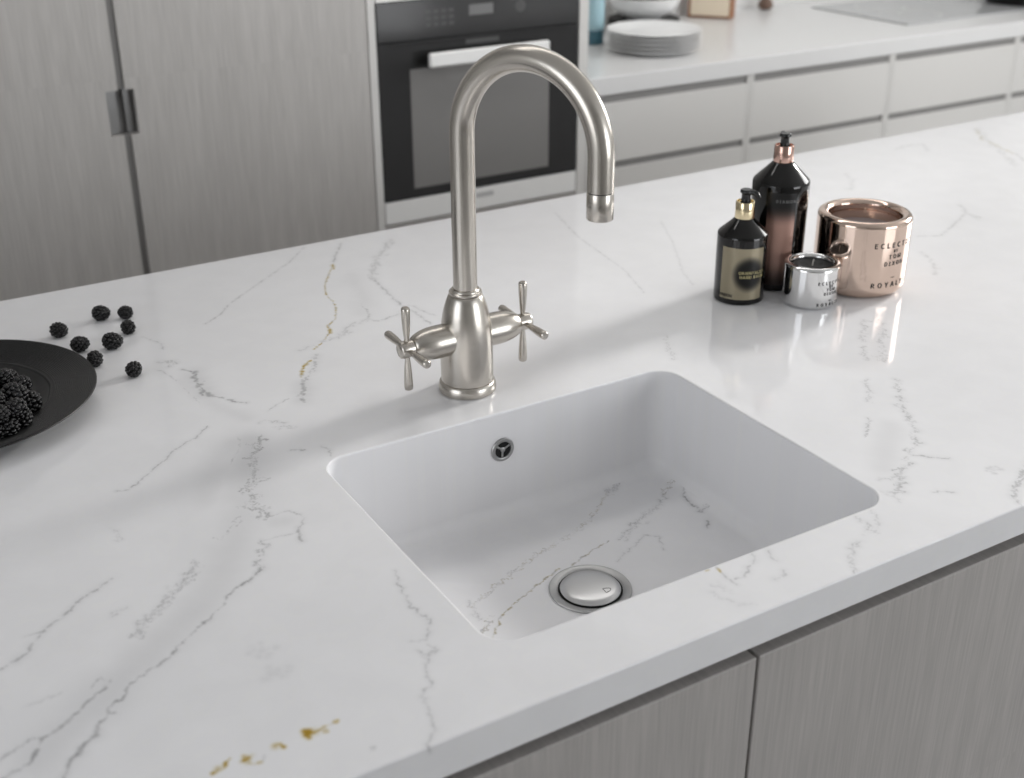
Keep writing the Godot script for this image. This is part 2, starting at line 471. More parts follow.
	vein([616, 561, 632, 547, 644, 535, 659, 537, 663, 550], 0.0008, 0.24, 0, 0.004, 1, F, 107)
	vein([685, 481, 683, 496, 690, 504, 698, 508], 0.0012, 0.42, 0, 0.003, 1, F, 108)
	vein([698, 512, 710, 505, 719, 493, 716, 481], 0.0011, 0.36, 0, 0.007, 3, F, 109)
	vein([707, 520, 707, 528], 0.0012, 0.4, 0, 0.003, 1, F, 110)
	vein([482, 632, 486, 622, 492, 616], 0.0010, 0.36, 0.1, 0.006, 2, F, 111)
	vein([470, 600, 474, 610, 480, 620], 0.0009, 0.24, 0.0, 0.005, 2, F, 112)
	vein([650, 512, 640, 522, 620, 540], 0.0009, 0.26, 0.0, 0.008, 2, F, 113)
	cloud([692, 490, 700, 498], 0.012, 0.07, F)
	quartz_picture("quartz_left", QA, qa_dark, qa_gold)
	quartz_picture("quartz_right", QB, qb_dark, qb_gold)
	qa_dark.clear()
	qa_gold.clear()
	qb_dark.clear()
	qb_gold.clear()


func quartz_picture(called: String, q: Array, dark: PackedFloat32Array, gold: PackedFloat32Array) -> void:
	var w: int = q[4]
	var h: int = q[5]
	var data := PackedByteArray()
	data.resize(w * h * 3)
	var speck := FastNoiseLite.new()
	speck.seed = 5
	speck.frequency = 0.012
	speck.fractal_octaves = 3
	var s: float = q[2] / w * 1000.0
	for j in h:
		for i in w:
			var o := j * w + i
			var n := 1.0 + 0.012 * speck.get_noise_2d((q[0] * 1000.0) + i * s, (q[1] * 1000.0) + j * s)
			var d := dark[o]
			var g := minf(gold[o], 0.9)
			var r := lerpf(0.905 * n, 0.36, d)
			var gr := lerpf(0.905 * n, 0.36, d)
			var b := lerpf(0.912 * n, 0.37, d)
			r = lerpf(r, 0.63, g)
			gr = lerpf(gr, 0.49, g)
			b = lerpf(b, 0.10, g)
			data[o * 3] = int(clampf(r, 0, 1) * 255)
			data[o * 3 + 1] = int(clampf(gr, 0, 1) * 255)
			data[o * 3 + 2] = int(clampf(b, 0, 1) * 255)
	var m := mat(called, Color.WHITE, 0.075)
	m.albedo_texture = ImageTexture.create_from_image(Image.create_from_data(w, h, false, Image.FORMAT_RGB8, data))
	m.texture_repeat = false
	if called == "quartz_left":
		var b := mat("quartz_basin", Color.WHITE, 0.38)
		b.albedo_texture = m.albedo_texture
		b.texture_repeat = false


func quartz_uv(p: Vector3) -> Vector2:
	var q: Array = QA if p.x <= PART + 0.0001 else QB
	return Vector2((p.x - q[0]) / q[2], (p.z - q[1]) / q[3])


# ------------------------------------------------------------------ mesh helpers
func start() -> SurfaceTool:
	var st := SurfaceTool.new()
	st.begin(Mesh.PRIMITIVE_TRIANGLES)
	return st


func next_group(st: SurfaceTool) -> void:
	group_id += 1
	st.set_smooth_group(group_id)


func tri(st: SurfaceTool, a: Vector3, b: Vector3, c: Vector3) -> void:
	st.add_vertex(a)
	st.add_vertex(b)
	st.add_vertex(c)


func quad(st: SurfaceTool, a: Vector3, b: Vector3, c: Vector3, d: Vector3) -> void:
	tri(st, a, b, c)
	tri(st, a, c, d)


func lathe(st: SurfaceTool, prof: Array, seg := 40, xf := Transform3D.IDENTITY) -> void:
	# profile of Vector2(radius, height), from the bottom up on the outside; creases where it turns sharply
	next_group(st)
	for i in prof.size() - 1:
		var p: Vector2 = prof[i]
		var q: Vector2 = prof[i + 1]
		if p.is_equal_approx(q):
			continue
		if i > 0 and absf((p - Vector2(prof[i - 1])).angle_to(q - p)) > 0.72:
			next_group(st)
		for j in seg:
			var t0 := TAU * j / seg
			var t1 := TAU * (j + 1) / seg
			var a := xf * Vector3(p.x * cos(t0), p.y, p.x * sin(t0))
			var b := xf * Vector3(p.x * cos(t1), p.y, p.x * sin(t1))
			var c := xf * Vector3(q.x * cos(t0), q.y, q.x * sin(t0))
			var d := xf * Vector3(q.x * cos(t1), q.y, q.x * sin(t1))
			if p.x > 1e-6:
				tri(st, a, b, d)
			if q.x > 1e-6:
				tri(st, a, d, c)


func rr(x0: float, z0: float, x1: float, z1: float, r: float, n: int) -> PackedVector2Array:
	# rounded rectangle, running x+ -> z+ (as seen from above: clockwise with z towards the viewer)
	var out := PackedVector2Array()
	for c in [[x1 - r, z0 + r, -PI / 2], [x1 - r, z1 - r, 0.0], [x0 + r, z1 - r, PI / 2], [x0 + r, z0 + r, PI]]:
		for k in n + 1:
			var t: float = c[2] + PI / 2 * k / n
			out.append(Vector2(c[0] + r * cos(t), c[1] + r * sin(t)))
	return out


func inset(c: PackedVector2Array, d: float) -> PackedVector2Array:
	var out := PackedVector2Array()
	var n := c.size()
	for i in n:
		var e0 := (c[i] - c[(i + n - 1) % n]).normalized()
		var e1 := (c[(i + 1) % n] - c[i]).normalized()
		var n0 := Vector2(-e0.y, e0.x)
		var n1 := Vector2(-e1.y, e1.x)
		var m := (n0 + n1).normalized()
		out.append(c[i] + m * (d / maxf(0.35, m.dot(n0))))
	return out


func prism(st: SurfaceTool, c: PackedVector2Array, y0: float, y1: float, bev: float, xf := Transform3D.IDENTITY) -> void:
	# upright prism over a contour in (x, z) that runs as rr() does, with chamfered rims
	var rings := [inset(c, bev), c, c, inset(c, bev)] if bev > 0 else [c, c]
	var ys := [y0, y0 + bev, y1 - bev, y1] if bev > 0 else [y0, y1]
	var n := c.size()
	var round := n > 12
	for k in rings.size() - 1:
		next_group(st)
		for i in n:
			var j := (i + 1) % n
			if not round:
				next_group(st)
			var a: Vector2 = rings[k][i]
			var b: Vector2 = rings[k][j]
			var cc: Vector2 = rings[k + 1][i]
			var d: Vector2 = rings[k + 1][j]
			quad(st, xf * Vector3(a.x, ys[k], a.y), xf * Vector3(b.x, ys[k], b.y), xf * Vector3(d.x, ys[k + 1], d.y), xf * Vector3(cc.x, ys[k + 1], cc.y))
	for k in 2:
		next_group(st)
		var ring: PackedVector2Array = rings[0] if k == 0 else rings[-1]
		var y: float = ys[0] if k == 0 else ys[-1]
		for i in range(1, n - 1):
			var a := xf * Vector3(ring[0].x, y, ring[0].y)
			var b := xf * Vector3(ring[i].x, y, ring[i].y)
			var d := xf * Vector3(ring[i + 1].x, y, ring[i + 1].y)
			if k == 0:
				tri(st, a, d, b)
			else:
				tri(st, a, b, d)


func box(st: SurfaceTool, lo: Vector3, hi: Vector3, bev := 0.0, xf := Transform3D.IDENTITY) -> void:
	var c: PackedVector2Array
	if bev > 0:
		c = rr(lo.x, lo.z, hi.x, hi.z, bev, 1)
	else:
		c = PackedVector2Array([Vector2(lo.x, lo.z), Vector2(hi.x, lo.z), Vector2(hi.x, hi.z), Vector2(lo.x, hi.z)])
	prism(st, c, lo.y, hi.y, bev, xf)


func tube(st: SurfaceTool, path: Array, radii: Array, seg := 20, caps := true) -> void:
	var n := path.size()
	var rings := []
	var t0: Vector3 = (path[1] - path[0]).normalized()
	var u := t0.cross(Vector3.UP if absf(t0.y) < 0.9 else Vector3.RIGHT).normalized()
	for i in n:
		var t: Vector3 = (path[mini(i + 1, n - 1)] - path[maxi(i - 1, 0)]).normalized()
		u = (u - t * u.dot(t)).normalized()
		var v := t.cross(u)
		var ring := []
		for j in seg:
			var a := TAU * j / seg
			ring.append(path[i] + (u * cos(a) + v * sin(a)) * radii[i])
		rings.append(ring)
	next_group(st)
	for i in n - 1:
		for j in seg:
			var k := (j + 1) % seg
			quad(st, rings[i][k], rings[i][j], rings[i + 1][j], rings[i + 1][k])
	if caps:
		for e in 2:
			next_group(st)
			var ring: Array = rings[0] if e == 0 else rings[n - 1]
			for j in range(1, seg - 1):
				if e == 0:
					tri(st, ring[0], ring[j], ring[j + 1])
				else:
					tri(st, ring[0], ring[j + 1], ring[j])


func obj(st: SurfaceTool, called: String, m: String, parent: Node = self) -> MeshInstance3D:
	st.generate_normals()
	var o := MeshInstance3D.new()
	o.name = called
	o.mesh = st.commit()
	o.material_override = M[m]
	parent.add_child(o, true)
	return o


func numbered(called: String) -> String:
	names[called] = names.get(called, -1) + 1
	return called if names[called] == 0 else "%s_%03d" % [called, names[called]]


func tag(o: Node, label: String, category: String, group := "") -> void:
	o.set_meta("label", label)
	o.set_meta("category", category)
	if group:
		o.set_meta("group", group)


func thing(called: String, label: String, category: String, at := Vector3.ZERO, group := "") -> Node3D:
	var o := Node3D.new()
	o.name = numbered(called)
	add_child(o)
	o.position = at
	tag(o, label, category, group)
	return o


func struct(st: SurfaceTool, called: String, m: String, label: String, parent: Node = self) -> MeshInstance3D:
	var o := obj(st, called, m, parent)
	if parent == self:
		o.set_meta("kind", "structure")
		tag(o, label, called.split("_")[0])
	return o


func wrapped_text(words: String, size: float, radius: float, angle: float, y: float, called: String, m: String, parent: Node, spacing := 0.1, depth := 0.0004) -> void:
	# lettering bent round an upright cylinder; angle is where its middle sits (0 = +x, PI/2 = +z)
	# spacing is the gap between letters, in parts of the letter size
	var f := SystemFont.new()
	f.font_names = PackedStringArray(["Droid Sans"])
	f.font_weight = 600
	var letters := []
	var total := 0.0
	for ch in words:
		var tm := TextMesh.new()
		tm.font = f
		tm.text = ch
		tm.font_size = 64
		tm.pixel_size = size / 64.0
		tm.depth = 0.0
		tm.curve_step = 3.0
		var wide := size * 0.3
		var arr := []
		if ch != " ":
			arr = tm.get_mesh_arrays() if tm.get_surface_count() == 0 else tm.surface_get_arrays(0)
			wide = tm.get_aabb().size.x
		letters.append([arr, wide, tm.get_aabb().position.x])
		total += wide + spacing * size
	total -= spacing * size
	var st := start()
	next_group(st)
	var pen := -total / 2
	for l in letters:
		if not l[0].is_empty():
			var v: PackedVector3Array = l[0][Mesh.ARRAY_VERTEX]
			var ix: PackedInt32Array = l[0][Mesh.ARRAY_INDEX]
			for i in ix.size():
				var p := v[ix[i]]
				var t: float = angle - (pen + p.x - l[2]) / radius
				st.add_vertex(Vector3(cos(t) * (radius + depth), y + p.y, sin(t) * (radius + depth)))
		pen += l[1] + spacing * size
	obj(st, called, m, parent)


# ------------------------------------------------------------------ the room
func room() -> void:
	var st := start()
	box(st, Vector3(WALL_LEFT - 0.2, -0.15, WALL_BACK - 0.2), Vector3(WALL_RIGHT + 0.2, 0, WALL_FRONT + 0.2))
	struct(st, "floor", "floor_stone", "grey stone kitchen floor")
	st = start()
	box(st, Vector3(WALL_LEFT - 0.2, CEIL, WALL_BACK - 0.2), Vector3(WALL_RIGHT + 0.2, CEIL + 0.15, WALL_FRONT + 0.2))
	struct(st, "ceiling", "ceiling_paint", "white plain kitchen ceiling overhead")
	st = start()
	box(st, Vector3(WALL_LEFT - 0.2, 0, WALL_BACK - 0.2), Vector3(WALL_RIGHT + 0.2, CEIL, WALL_BACK))
	struct(st, "wall_back", "wall_paint", "white wall behind the rear worktop")
	# walls with a window opening: [name, axis, plane, outward, opening (along, y)]
	wall_with_window("wall_right", 0, WALL_RIGHT, 1, WALL_BACK, WALL_FRONT, Vector2(-2.30, -0.60), Vector2(1.50, 2.60), 1, "white wall with a high window beyond the worktop")
	wall_with_window("wall_left", 0, WALL_LEFT, -1, WALL_BACK, WALL_FRONT, Vector2(-1.35, 0.15), Vector2(0.9, 2.3), 2, "white wall with a window beside the island")
	wall_with_window("wall_front", 2, WALL_FRONT, 1, WALL_LEFT, WALL_RIGHT, Vector2(1.85, 4.15), Vector2(0.6, 2.3), 3, "white wall with a wide window facing the island")
	for l in [["added long narrow fill light panel under the ceiling above the aisle before the oven", Vector3(1.6, CEIL, -2.15), 1.4, 0.15]]:
		var lamp := thing("added_fill_panel", l[0], "ceiling lamp", l[1])  # unseen panel added to light the rear cabinets
		st = start()
		box(st, Vector3(-l[2] - 0.03, -0.03, -l[3] - 0.03), Vector3(l[2] + 0.03, 0, l[3] + 0.03), 0.004)
		obj(st, "housing", "window_frame", lamp)
		st = start()
		box(st, Vector3(-l[2], -0.036, -l[3]), Vector3(l[2], -0.0305, l[3]))
		obj(st, "diffuser", "fill_diffuser", lamp)


func wall_with_window(called: String, axis: int, plane: float, out: int, a0: float, a1: float, w: Vector2, h: Vector2, number: int, label: String) -> void:
	var p0 := minf(plane, plane + 0.2 * out)
	var p1 := maxf(plane, plane + 0.2 * out)
	var mk := func(s: SurfaceTool, u0: float, u1: float, y0: float, y1: float, q0: float, q1: float, bev: float):
		if axis == 0:
			box(s, Vector3(q0, y0, u0), Vector3(q1, y1, u1), bev)
		else:
			box(s, Vector3(u0, y0, q0), Vector3(u1, y1, q1), bev)
	var st := start()
	mk.call(st, a0, w.x, 0, CEIL, p0, p1, 0)
	mk.call(st, w.y, a1, 0, CEIL, p0, p1, 0)
	mk.call(st, w.x, w.y, 0, h.x, p0, p1, 0)
	mk.call(st, w.x, w.y, h.y, CEIL, p0, p1, 0)
	struct(st, called, "wall_paint", label)
	var win := Node3D.new()
	win.name = "window_%d" % number
	win.set_meta("kind", "structure")
	tag(win, "white framed window in the " + ["", "wall past the end of the rear worktop", "wall near the plate end of the island", "wall opposite the oven"][number], "window")
	add_child(win)
	var q0 := plane + 0.03 * out
	var q1 := plane + 0.09 * out
	var lo := minf(q0, q1)
	var hi := maxf(q0, q1)
	var fw := 0.045
	for bar in [[w.x, w.y, h.x, h.x + fw], [w.x, w.y, h.y - fw, h.y], [w.x, w.x + fw, h.x + fw, h.y - fw], [w.y - fw, w.y, h.x + fw, h.y - fw]]:
		st = start()
		mk.call(st, bar[0], bar[1], bar[2], bar[3], lo, hi, 0.004)
		obj(st, "frame_bar", "window_frame", win)
	st = start()
	mk.call(st, w.x + fw, w.y - fw, h.x + fw, h.y - fw, (lo + hi) / 2 - 0.003, (lo + hi) / 2 + 0.003, 0)
	obj(st, "pane", "window_glass", win)


# ------------------------------------------------------------------ island: slab and cabinets below
func slab_quad(st: SurfaceTool, p: Array, up := true) -> void:
	# a flat quad with its quartz coordinates
	var order := [0, 1, 2, 0, 2, 3]
	for k in order:
		var v: Vector3 = p[k]
		st.set_uv(quartz_uv_for(v, p))
		st.add_vertex(v)


func quartz_uv_for(v: Vector3, p: Array) -> Vector2:
	var mid := Vector3.ZERO
	for x in p:
		mid += x / p.size()
	var q: Array = QA if mid.x <= PART else QB
	# the front face carries on from the top edge, downwards
	var z := v.z
	if v.z > SZ1 - 0.0035 and v.y < TOP - 0.001:
		z = v.z + (TOP - v.y)
	return Vector2((v.x - q[0]) / q[2], (z - q[1]) / q[3])


func island() -> void:
	var slab := thing("island_worktop", "thick white quartz worktop with grey and gold veins around the sink", "worktop", Vector3.ZERO)
	var b := 0.0022
	var bot := TOP - THICK
	var xs := [[SX0, PART, "quartz_left"], [PART, SX1, "quartz_right"]]
	for piece in xs:
		var st := start()
		var x0: float = piece[0]
		var x1: float = piece[1]
		var tx0 := x0 + b if x0 == SX0 else x0
		var tx1 := x1 - b if x1 == SX1 else x1
		next_group(st)
		# top face, in rectangles round the opening
		var rects := []
		if piece[2] == "quartz_left":
			var o := b
			rects = [[tx0, HX0 - o, SZ0 + b, SZ1 - b], [HX1 + o, tx1, SZ0 + b, SZ1 - b], [HX0 - o, HX1 + o, SZ0 + b, HZ0 - o], [HX0 - o, HX1 + o, HZ1 + o, SZ1 - b]]
		else:
			rects = [[tx0, tx1, SZ0 + b, SZ1 - b]]
		for y in [TOP, bot]:
			for r in rects:
				var q := [Vector3(r[0], y, r[2]), Vector3(r[1], y, r[2]), Vector3(r[1], y, r[3]), Vector3(r[0], y, r[3])]
				if y == bot:
					q.reverse()
				slab_quad(st, q)
		# rims of the slab: front, back and the free end
		var prof := [Vector2(b, 0), Vector2(b * 0.62, -b * 0.08), Vector2(b * 0.29, -b * 0.29), Vector2(b * 0.08, -b * 0.62), Vector2(0, -b), Vector2(0, -THICK + b), Vector2(b, -THICK)]
		for side in 2:
			next_group(st)
			for k in prof.size() - 1:
				if k >= 4:
					next_group(st)
				var pa: Vector2 = prof[k]
				var pb: Vector2 = prof[k + 1]
				var za := SZ1 - pa.x if side == 0 else SZ0 + pa.x
				var zb := SZ1 - pb.x if side == 0 else SZ0 + pb.x
				var q := [Vector3(tx0, TOP + pa.y, za), Vector3(tx1, TOP + pa.y, za), Vector3(tx1, TOP + pb.y, zb), Vector3(tx0, TOP + pb.y, zb)]
				if side == 1:
					q.reverse()
				slab_quad(st, q)
		next_group(st)
		var ex := SX0 if x0 == SX0 else SX1
		var e := [Vector3(ex, TOP - b, SZ0), Vector3(ex, TOP - b, SZ1), Vector3(ex, bot + b, SZ1), Vector3(ex, bot + b, SZ0)]
		var sg := 1.0 if ex == SX0 else -1.0
		var e2 := [Vector3(ex + b * sg, TOP, SZ0 + b), Vector3(ex + b * sg, TOP, SZ1 - b), e[1], e[0]]
		if ex == SX1:
			e.reverse()
			e2.reverse()
		slab_quad(st, e)
		slab_quad(st, e2)
		if piece[2] == "quartz_left":
			# rounded corners and rim of the opening
			var hole := rr(HX0, HZ0, HX1, HZ1, HR, 10)
			var wide := inset(hole, -b)
			var n := hole.size()
			next_group(st)
			for y in [TOP, bot]:
				var corners := [Vector3(HX1 + b, y, HZ0 - b), Vector3(HX1 + b, y, HZ1 + b), Vector3(HX0 - b, y, HZ1 + b), Vector3(HX0 - b, y, HZ0 - b)]
				for c in 4:
					for k in 10:
						var p: Vector2 = wide[c * 11 + k]
						var q: Vector2 = wide[c * 11 + k + 1]
						var t := [corners[c], Vector3(q.x, y, q.y), Vector3(p.x, y, p.y)]
						if y == bot:
							t.reverse()
						for v in t:
							st.set_uv(quartz_uv_for(v, t))
							st.add_vertex(v)
			next_group(st)
			var liner := start()
			next_group(liner)
			for i in n:
				var j := (i + 1) % n
				slab_quad(liner, [Vector3(hole[i].x, TOP - b, hole[i].y), Vector3(hole[i].x, bot, hole[i].y), Vector3(hole[j].x, bot, hole[j].y), Vector3(hole[j].x, TOP - b, hole[j].y)])
			obj(liner, "honed_cutout", "quartz_basin", slab)
			var steps := [[b, 0.0], [b * 0.62, b * 0.08], [b * 0.29, b * 0.29], [b * 0.08, b * 0.62], [0.0, b]]
			for k in steps.size() - 1:
				var ra := inset(hole, -steps[k][0])
				var rb := inset(hole, -steps[k + 1][0])
				for i in n:
					var j := (i + 1) % n
					slab_quad(st, [Vector3(ra[i].x, TOP - steps[k][1], ra[i].y), Vector3(rb[i].x, TOP - steps[k + 1][1], rb[i].y), Vector3(rb[j].x, TOP - steps[k + 1][1], rb[j].y), Vector3(ra[j].x, TOP - steps[k][1], ra[j].y)])
		obj(st, "slab_round_sink" if piece[2] == "quartz_left" else "slab_end", piece[2], slab)

	# cabinets: the wide two-door one holds the sink, narrower ones follow on both sides
	var units := [[-0.490, 0.1085, 1, "narrow grey veneer island cabinet under the plate end of the worktop"],
		[0.1105, 1.3125, 2, "wide two-door grey wood veneer cabinet directly below the sink"],
		[1.3145, 1.9125, 1, "grey veneer island cabinet next to the two-door sink cabinet"],
		[1.9145, 2.5125, 1, "grey veneer island cabinet second from the two-door sink cabinet"],
		[2.5145, 2.99, 1, "grey veneer island cabinet at the far end of the worktop"]]
	var door_top := 0.8635
	for u in units:
		var w: float = u[1] - u[0]
		var c := thing("island_cabinet", u[3], "cabinet", Vector3(u[0], 0, -0.739), "cabinets under the island worktop")
		var st := start()
		box(st, Vector3(0, 0.10, -1.2), Vector3(w, 0.118, 0))
		obj(st, "bottom_panel", "carcass", c)
		for x in [0.0, w - 0.018]:
			st = start()
			box(st, Vector3(x, 0.118, -1.2), Vector3(x + 0.018, bot, 0))
			obj(st, "side_panel", "veneer", c)
		st = start()
		box(st, Vector3(0.018, 0.118, -1.2), Vector3(w - 0.018, bot, -1.182))
		obj(st, "back_panel", "veneer", c)
		st = start()
		box(st, Vector3(0.018, bot - 0.05, -0.018), Vector3(w - 0.018, bot, 0))
		obj(st, "top_rail", "groove_dark", c)
		st = start()
		box(st, Vector3(0, 0, -1.14), Vector3(w, 0.10, -0.06))
		obj(st, "plinth", "plinth", c)
		var n: int = u[2]
		for k in n:
			st = start()
			var dw := w / n
			box(st, Vector3(k * dw + 0.0016, 0.105, 0.0005), Vector3((k + 1) * dw - 0.0016, door_top, 0.0205), 0.0012)
			obj(st, "door", "veneer", c)


# ------------------------------------------------------------------ sink
func sink() -> void:
	var s := thing("sink", "white quartz undermount sink basin with rounded corners and veined floor", "sink", Vector3.ZERO)
	var st := start()
	var y1 := TOP - THICK
	var rings := []
	var ys := []
	var fr := 0.022
	var hole := rr(HX0, HZ0, HX1, HZ1, HR, 10)
	rings.append(hole)
	ys.append(y1 - 0.00003)
	for k in 9:
		var t := PI / 2 * k / 8
		rings.append(inset(hole, fr * (1.0 - cos(t)) + 0.004 * k / 8))
		ys.append(SINK_FLOOR + fr - fr * sin(t))
	var n := hole.size()
	next_group(st)
	for k in rings.size() - 1:
		for i in n:
			var j := (i + 1) % n
			var q := [Vector3(rings[k][i].x, ys[k], rings[k][i].y), Vector3(rings[k + 1][i].x, ys[k + 1], rings[k + 1][i].y), Vector3(rings[k + 1][j].x, ys[k + 1], rings[k + 1][j].y), Vector3(rings[k][j].x, ys[k], rings[k][j].y)]
			slab_quad(st, q)
	var last: PackedVector2Array = rings[-1]
	var mid := Vector3((HX0 + HX1) / 2, SINK_FLOOR, (HZ0 + HZ1) / 2)
	for i in n:
		var j := (i + 1) % n
		var t := [mid, Vector3(last[j].x, SINK_FLOOR, last[j].y), Vector3(last[i].x, SINK_FLOOR, last[i].y)]
		for v in t:
			st.set_uv(quartz_uv_for(v, t))
			st.add_vertex(v)
	# outer shell
	var outer := inset(hole, -0.012)
	next_group(st)
	for i in n:
		var j := (i + 1) % n
		slab_quad(st, [Vector3(outer[i].x, y1 - 0.16 + 0.005, outer[i].y), Vector3(outer[j].x, y1 - 0.155, outer[j].y), Vector3(outer[j].x, y1 - 0.002, outer[j].y), Vector3(outer[i].x, y1 - 0.002, outer[i].y)])
		slab_quad(st, [Vector3(outer[i].x, y1 - 0.002, outer[i].y), Vector3(outer[j].x, y1 - 0.002, outer[j].y), Vector3(hole[j].x, y1 - 0.00003, hole[j].y), Vector3(hole[i].x, y1 - 0.00003, hole[i].y)])
	obj(st, "basin", "quartz_basin", s)

	# drain: flat steel flange, dark slot, domed pop-up plug
	var dc := Vector3(0.7165, SINK_FLOOR, -1.0155)
	var dr := Node3D.new()
	dr.name = "drain"
	s.add_child(dr)
	dr.position = dc
	st = start()
	lathe(st, [Vector2(0.0395, 0.0006), Vector2(0.050, 0.0004), Vector2(0.0505, 0.0012), Vector2(0.0495, 0.0026), Vector2(0.0425, 0.0024), Vector2(0.0395, 0.0006)], 64)
	obj(st, "flange", "steel_satin", dr)
	st = start()
	lathe(st, [Vector2(0.0, 0.0002), Vector2(0.0393, 0.0002), Vector2(0.0393, 0.0006), Vector2(0.0, 0.0006)], 48)
	obj(st, "slot", "black_void", dr)
	st = start()
	var prof := [Vector2(0.0, 0.0007), Vector2(0.0355, 0.0007), Vector2(0.0366, 0.0014), Vector2(0.0369, 0.0022), Vector2(0.0362, 0.0031), Vector2(0.034, 0.0040)]
	for k in range(1, 7):
		var t := PI / 2 * k / 6
		prof.append(Vector2(0.034 * cos(t), 0.0040 + 0.0038 * sin(t)))
	lathe(st, prof, 56)
	obj(st, "plug", "steel", dr)
	# small engraved loop on the plug
	st = start()
	var loop := []
	var rad := []
	for k in 15:
		var t := TAU * k / 14
		var px := 0.010 + 0.0045 * cos(t) + 0.002 * cos(2 * t)
		var pz := 0.019 + 0.0040 * sin(t)
		var rho := Vector2(px, pz).length() / 0.034
		loop.append(Vector3(px, 0.0041 + 0.0038 * sqrt(maxf(0.0, 1.0 - rho * rho)), pz))
		rad.append(0.00035)
	tube(st, loop, rad, 6, false)
	obj(st, "engraved_mark", "dark_metal", dr)

	# overflow on the rear wall
	var ov := Node3D.new()
	ov.name = "overflow"
	s.add_child(ov)
	ov.transform = Transform3D(Basis(Vector3.RIGHT, PI / 2), Vector3(0.7120, 0.8660, HZ0 + 0.0002))
	st = start()
	lathe(st, [Vector2(0.0112, 0.0), Vector2(0.0166, 0.0), Vector2(0.0168, 0.001), Vector2(0.0158, 0.0026), Vector2(0.0130, 0.0030), Vector2(0.0116, 0.0022), Vector2(0.0112, 0.0)], 40)
	obj(st, "ring", "steel_satin", ov)
	st = start()
	lathe(st, [Vector2(0, 0.0001), Vector2(0.0112, 0.0001), Vector2(0.0112, 0.0005), Vector2(0, 0.0005)], 32)
	obj(st, "opening", "black_void", ov)
	for k in 3:
		st = start()
		var t := deg_to_rad(25 + 120 * k)
		box(st, Vector3(0.0, 0.0006, -0.0013), Vector3(0.0113, 0.0020, 0.0013), 0.0004, Transform3D(Basis(Vector3.UP, t), Vector3.ZERO))
		obj(st, "spoke", "steel_satin", ov)
	st = start()
	lathe(st, [Vector2(0, 0.0006), Vector2(0.0034, 0.0006), Vector2(0.0034, 0.0020), Vector2(0.0024, 0.0026), Vector2(0, 0.0026)], 20)
	obj(st, "screw", "steel_satin", ov)


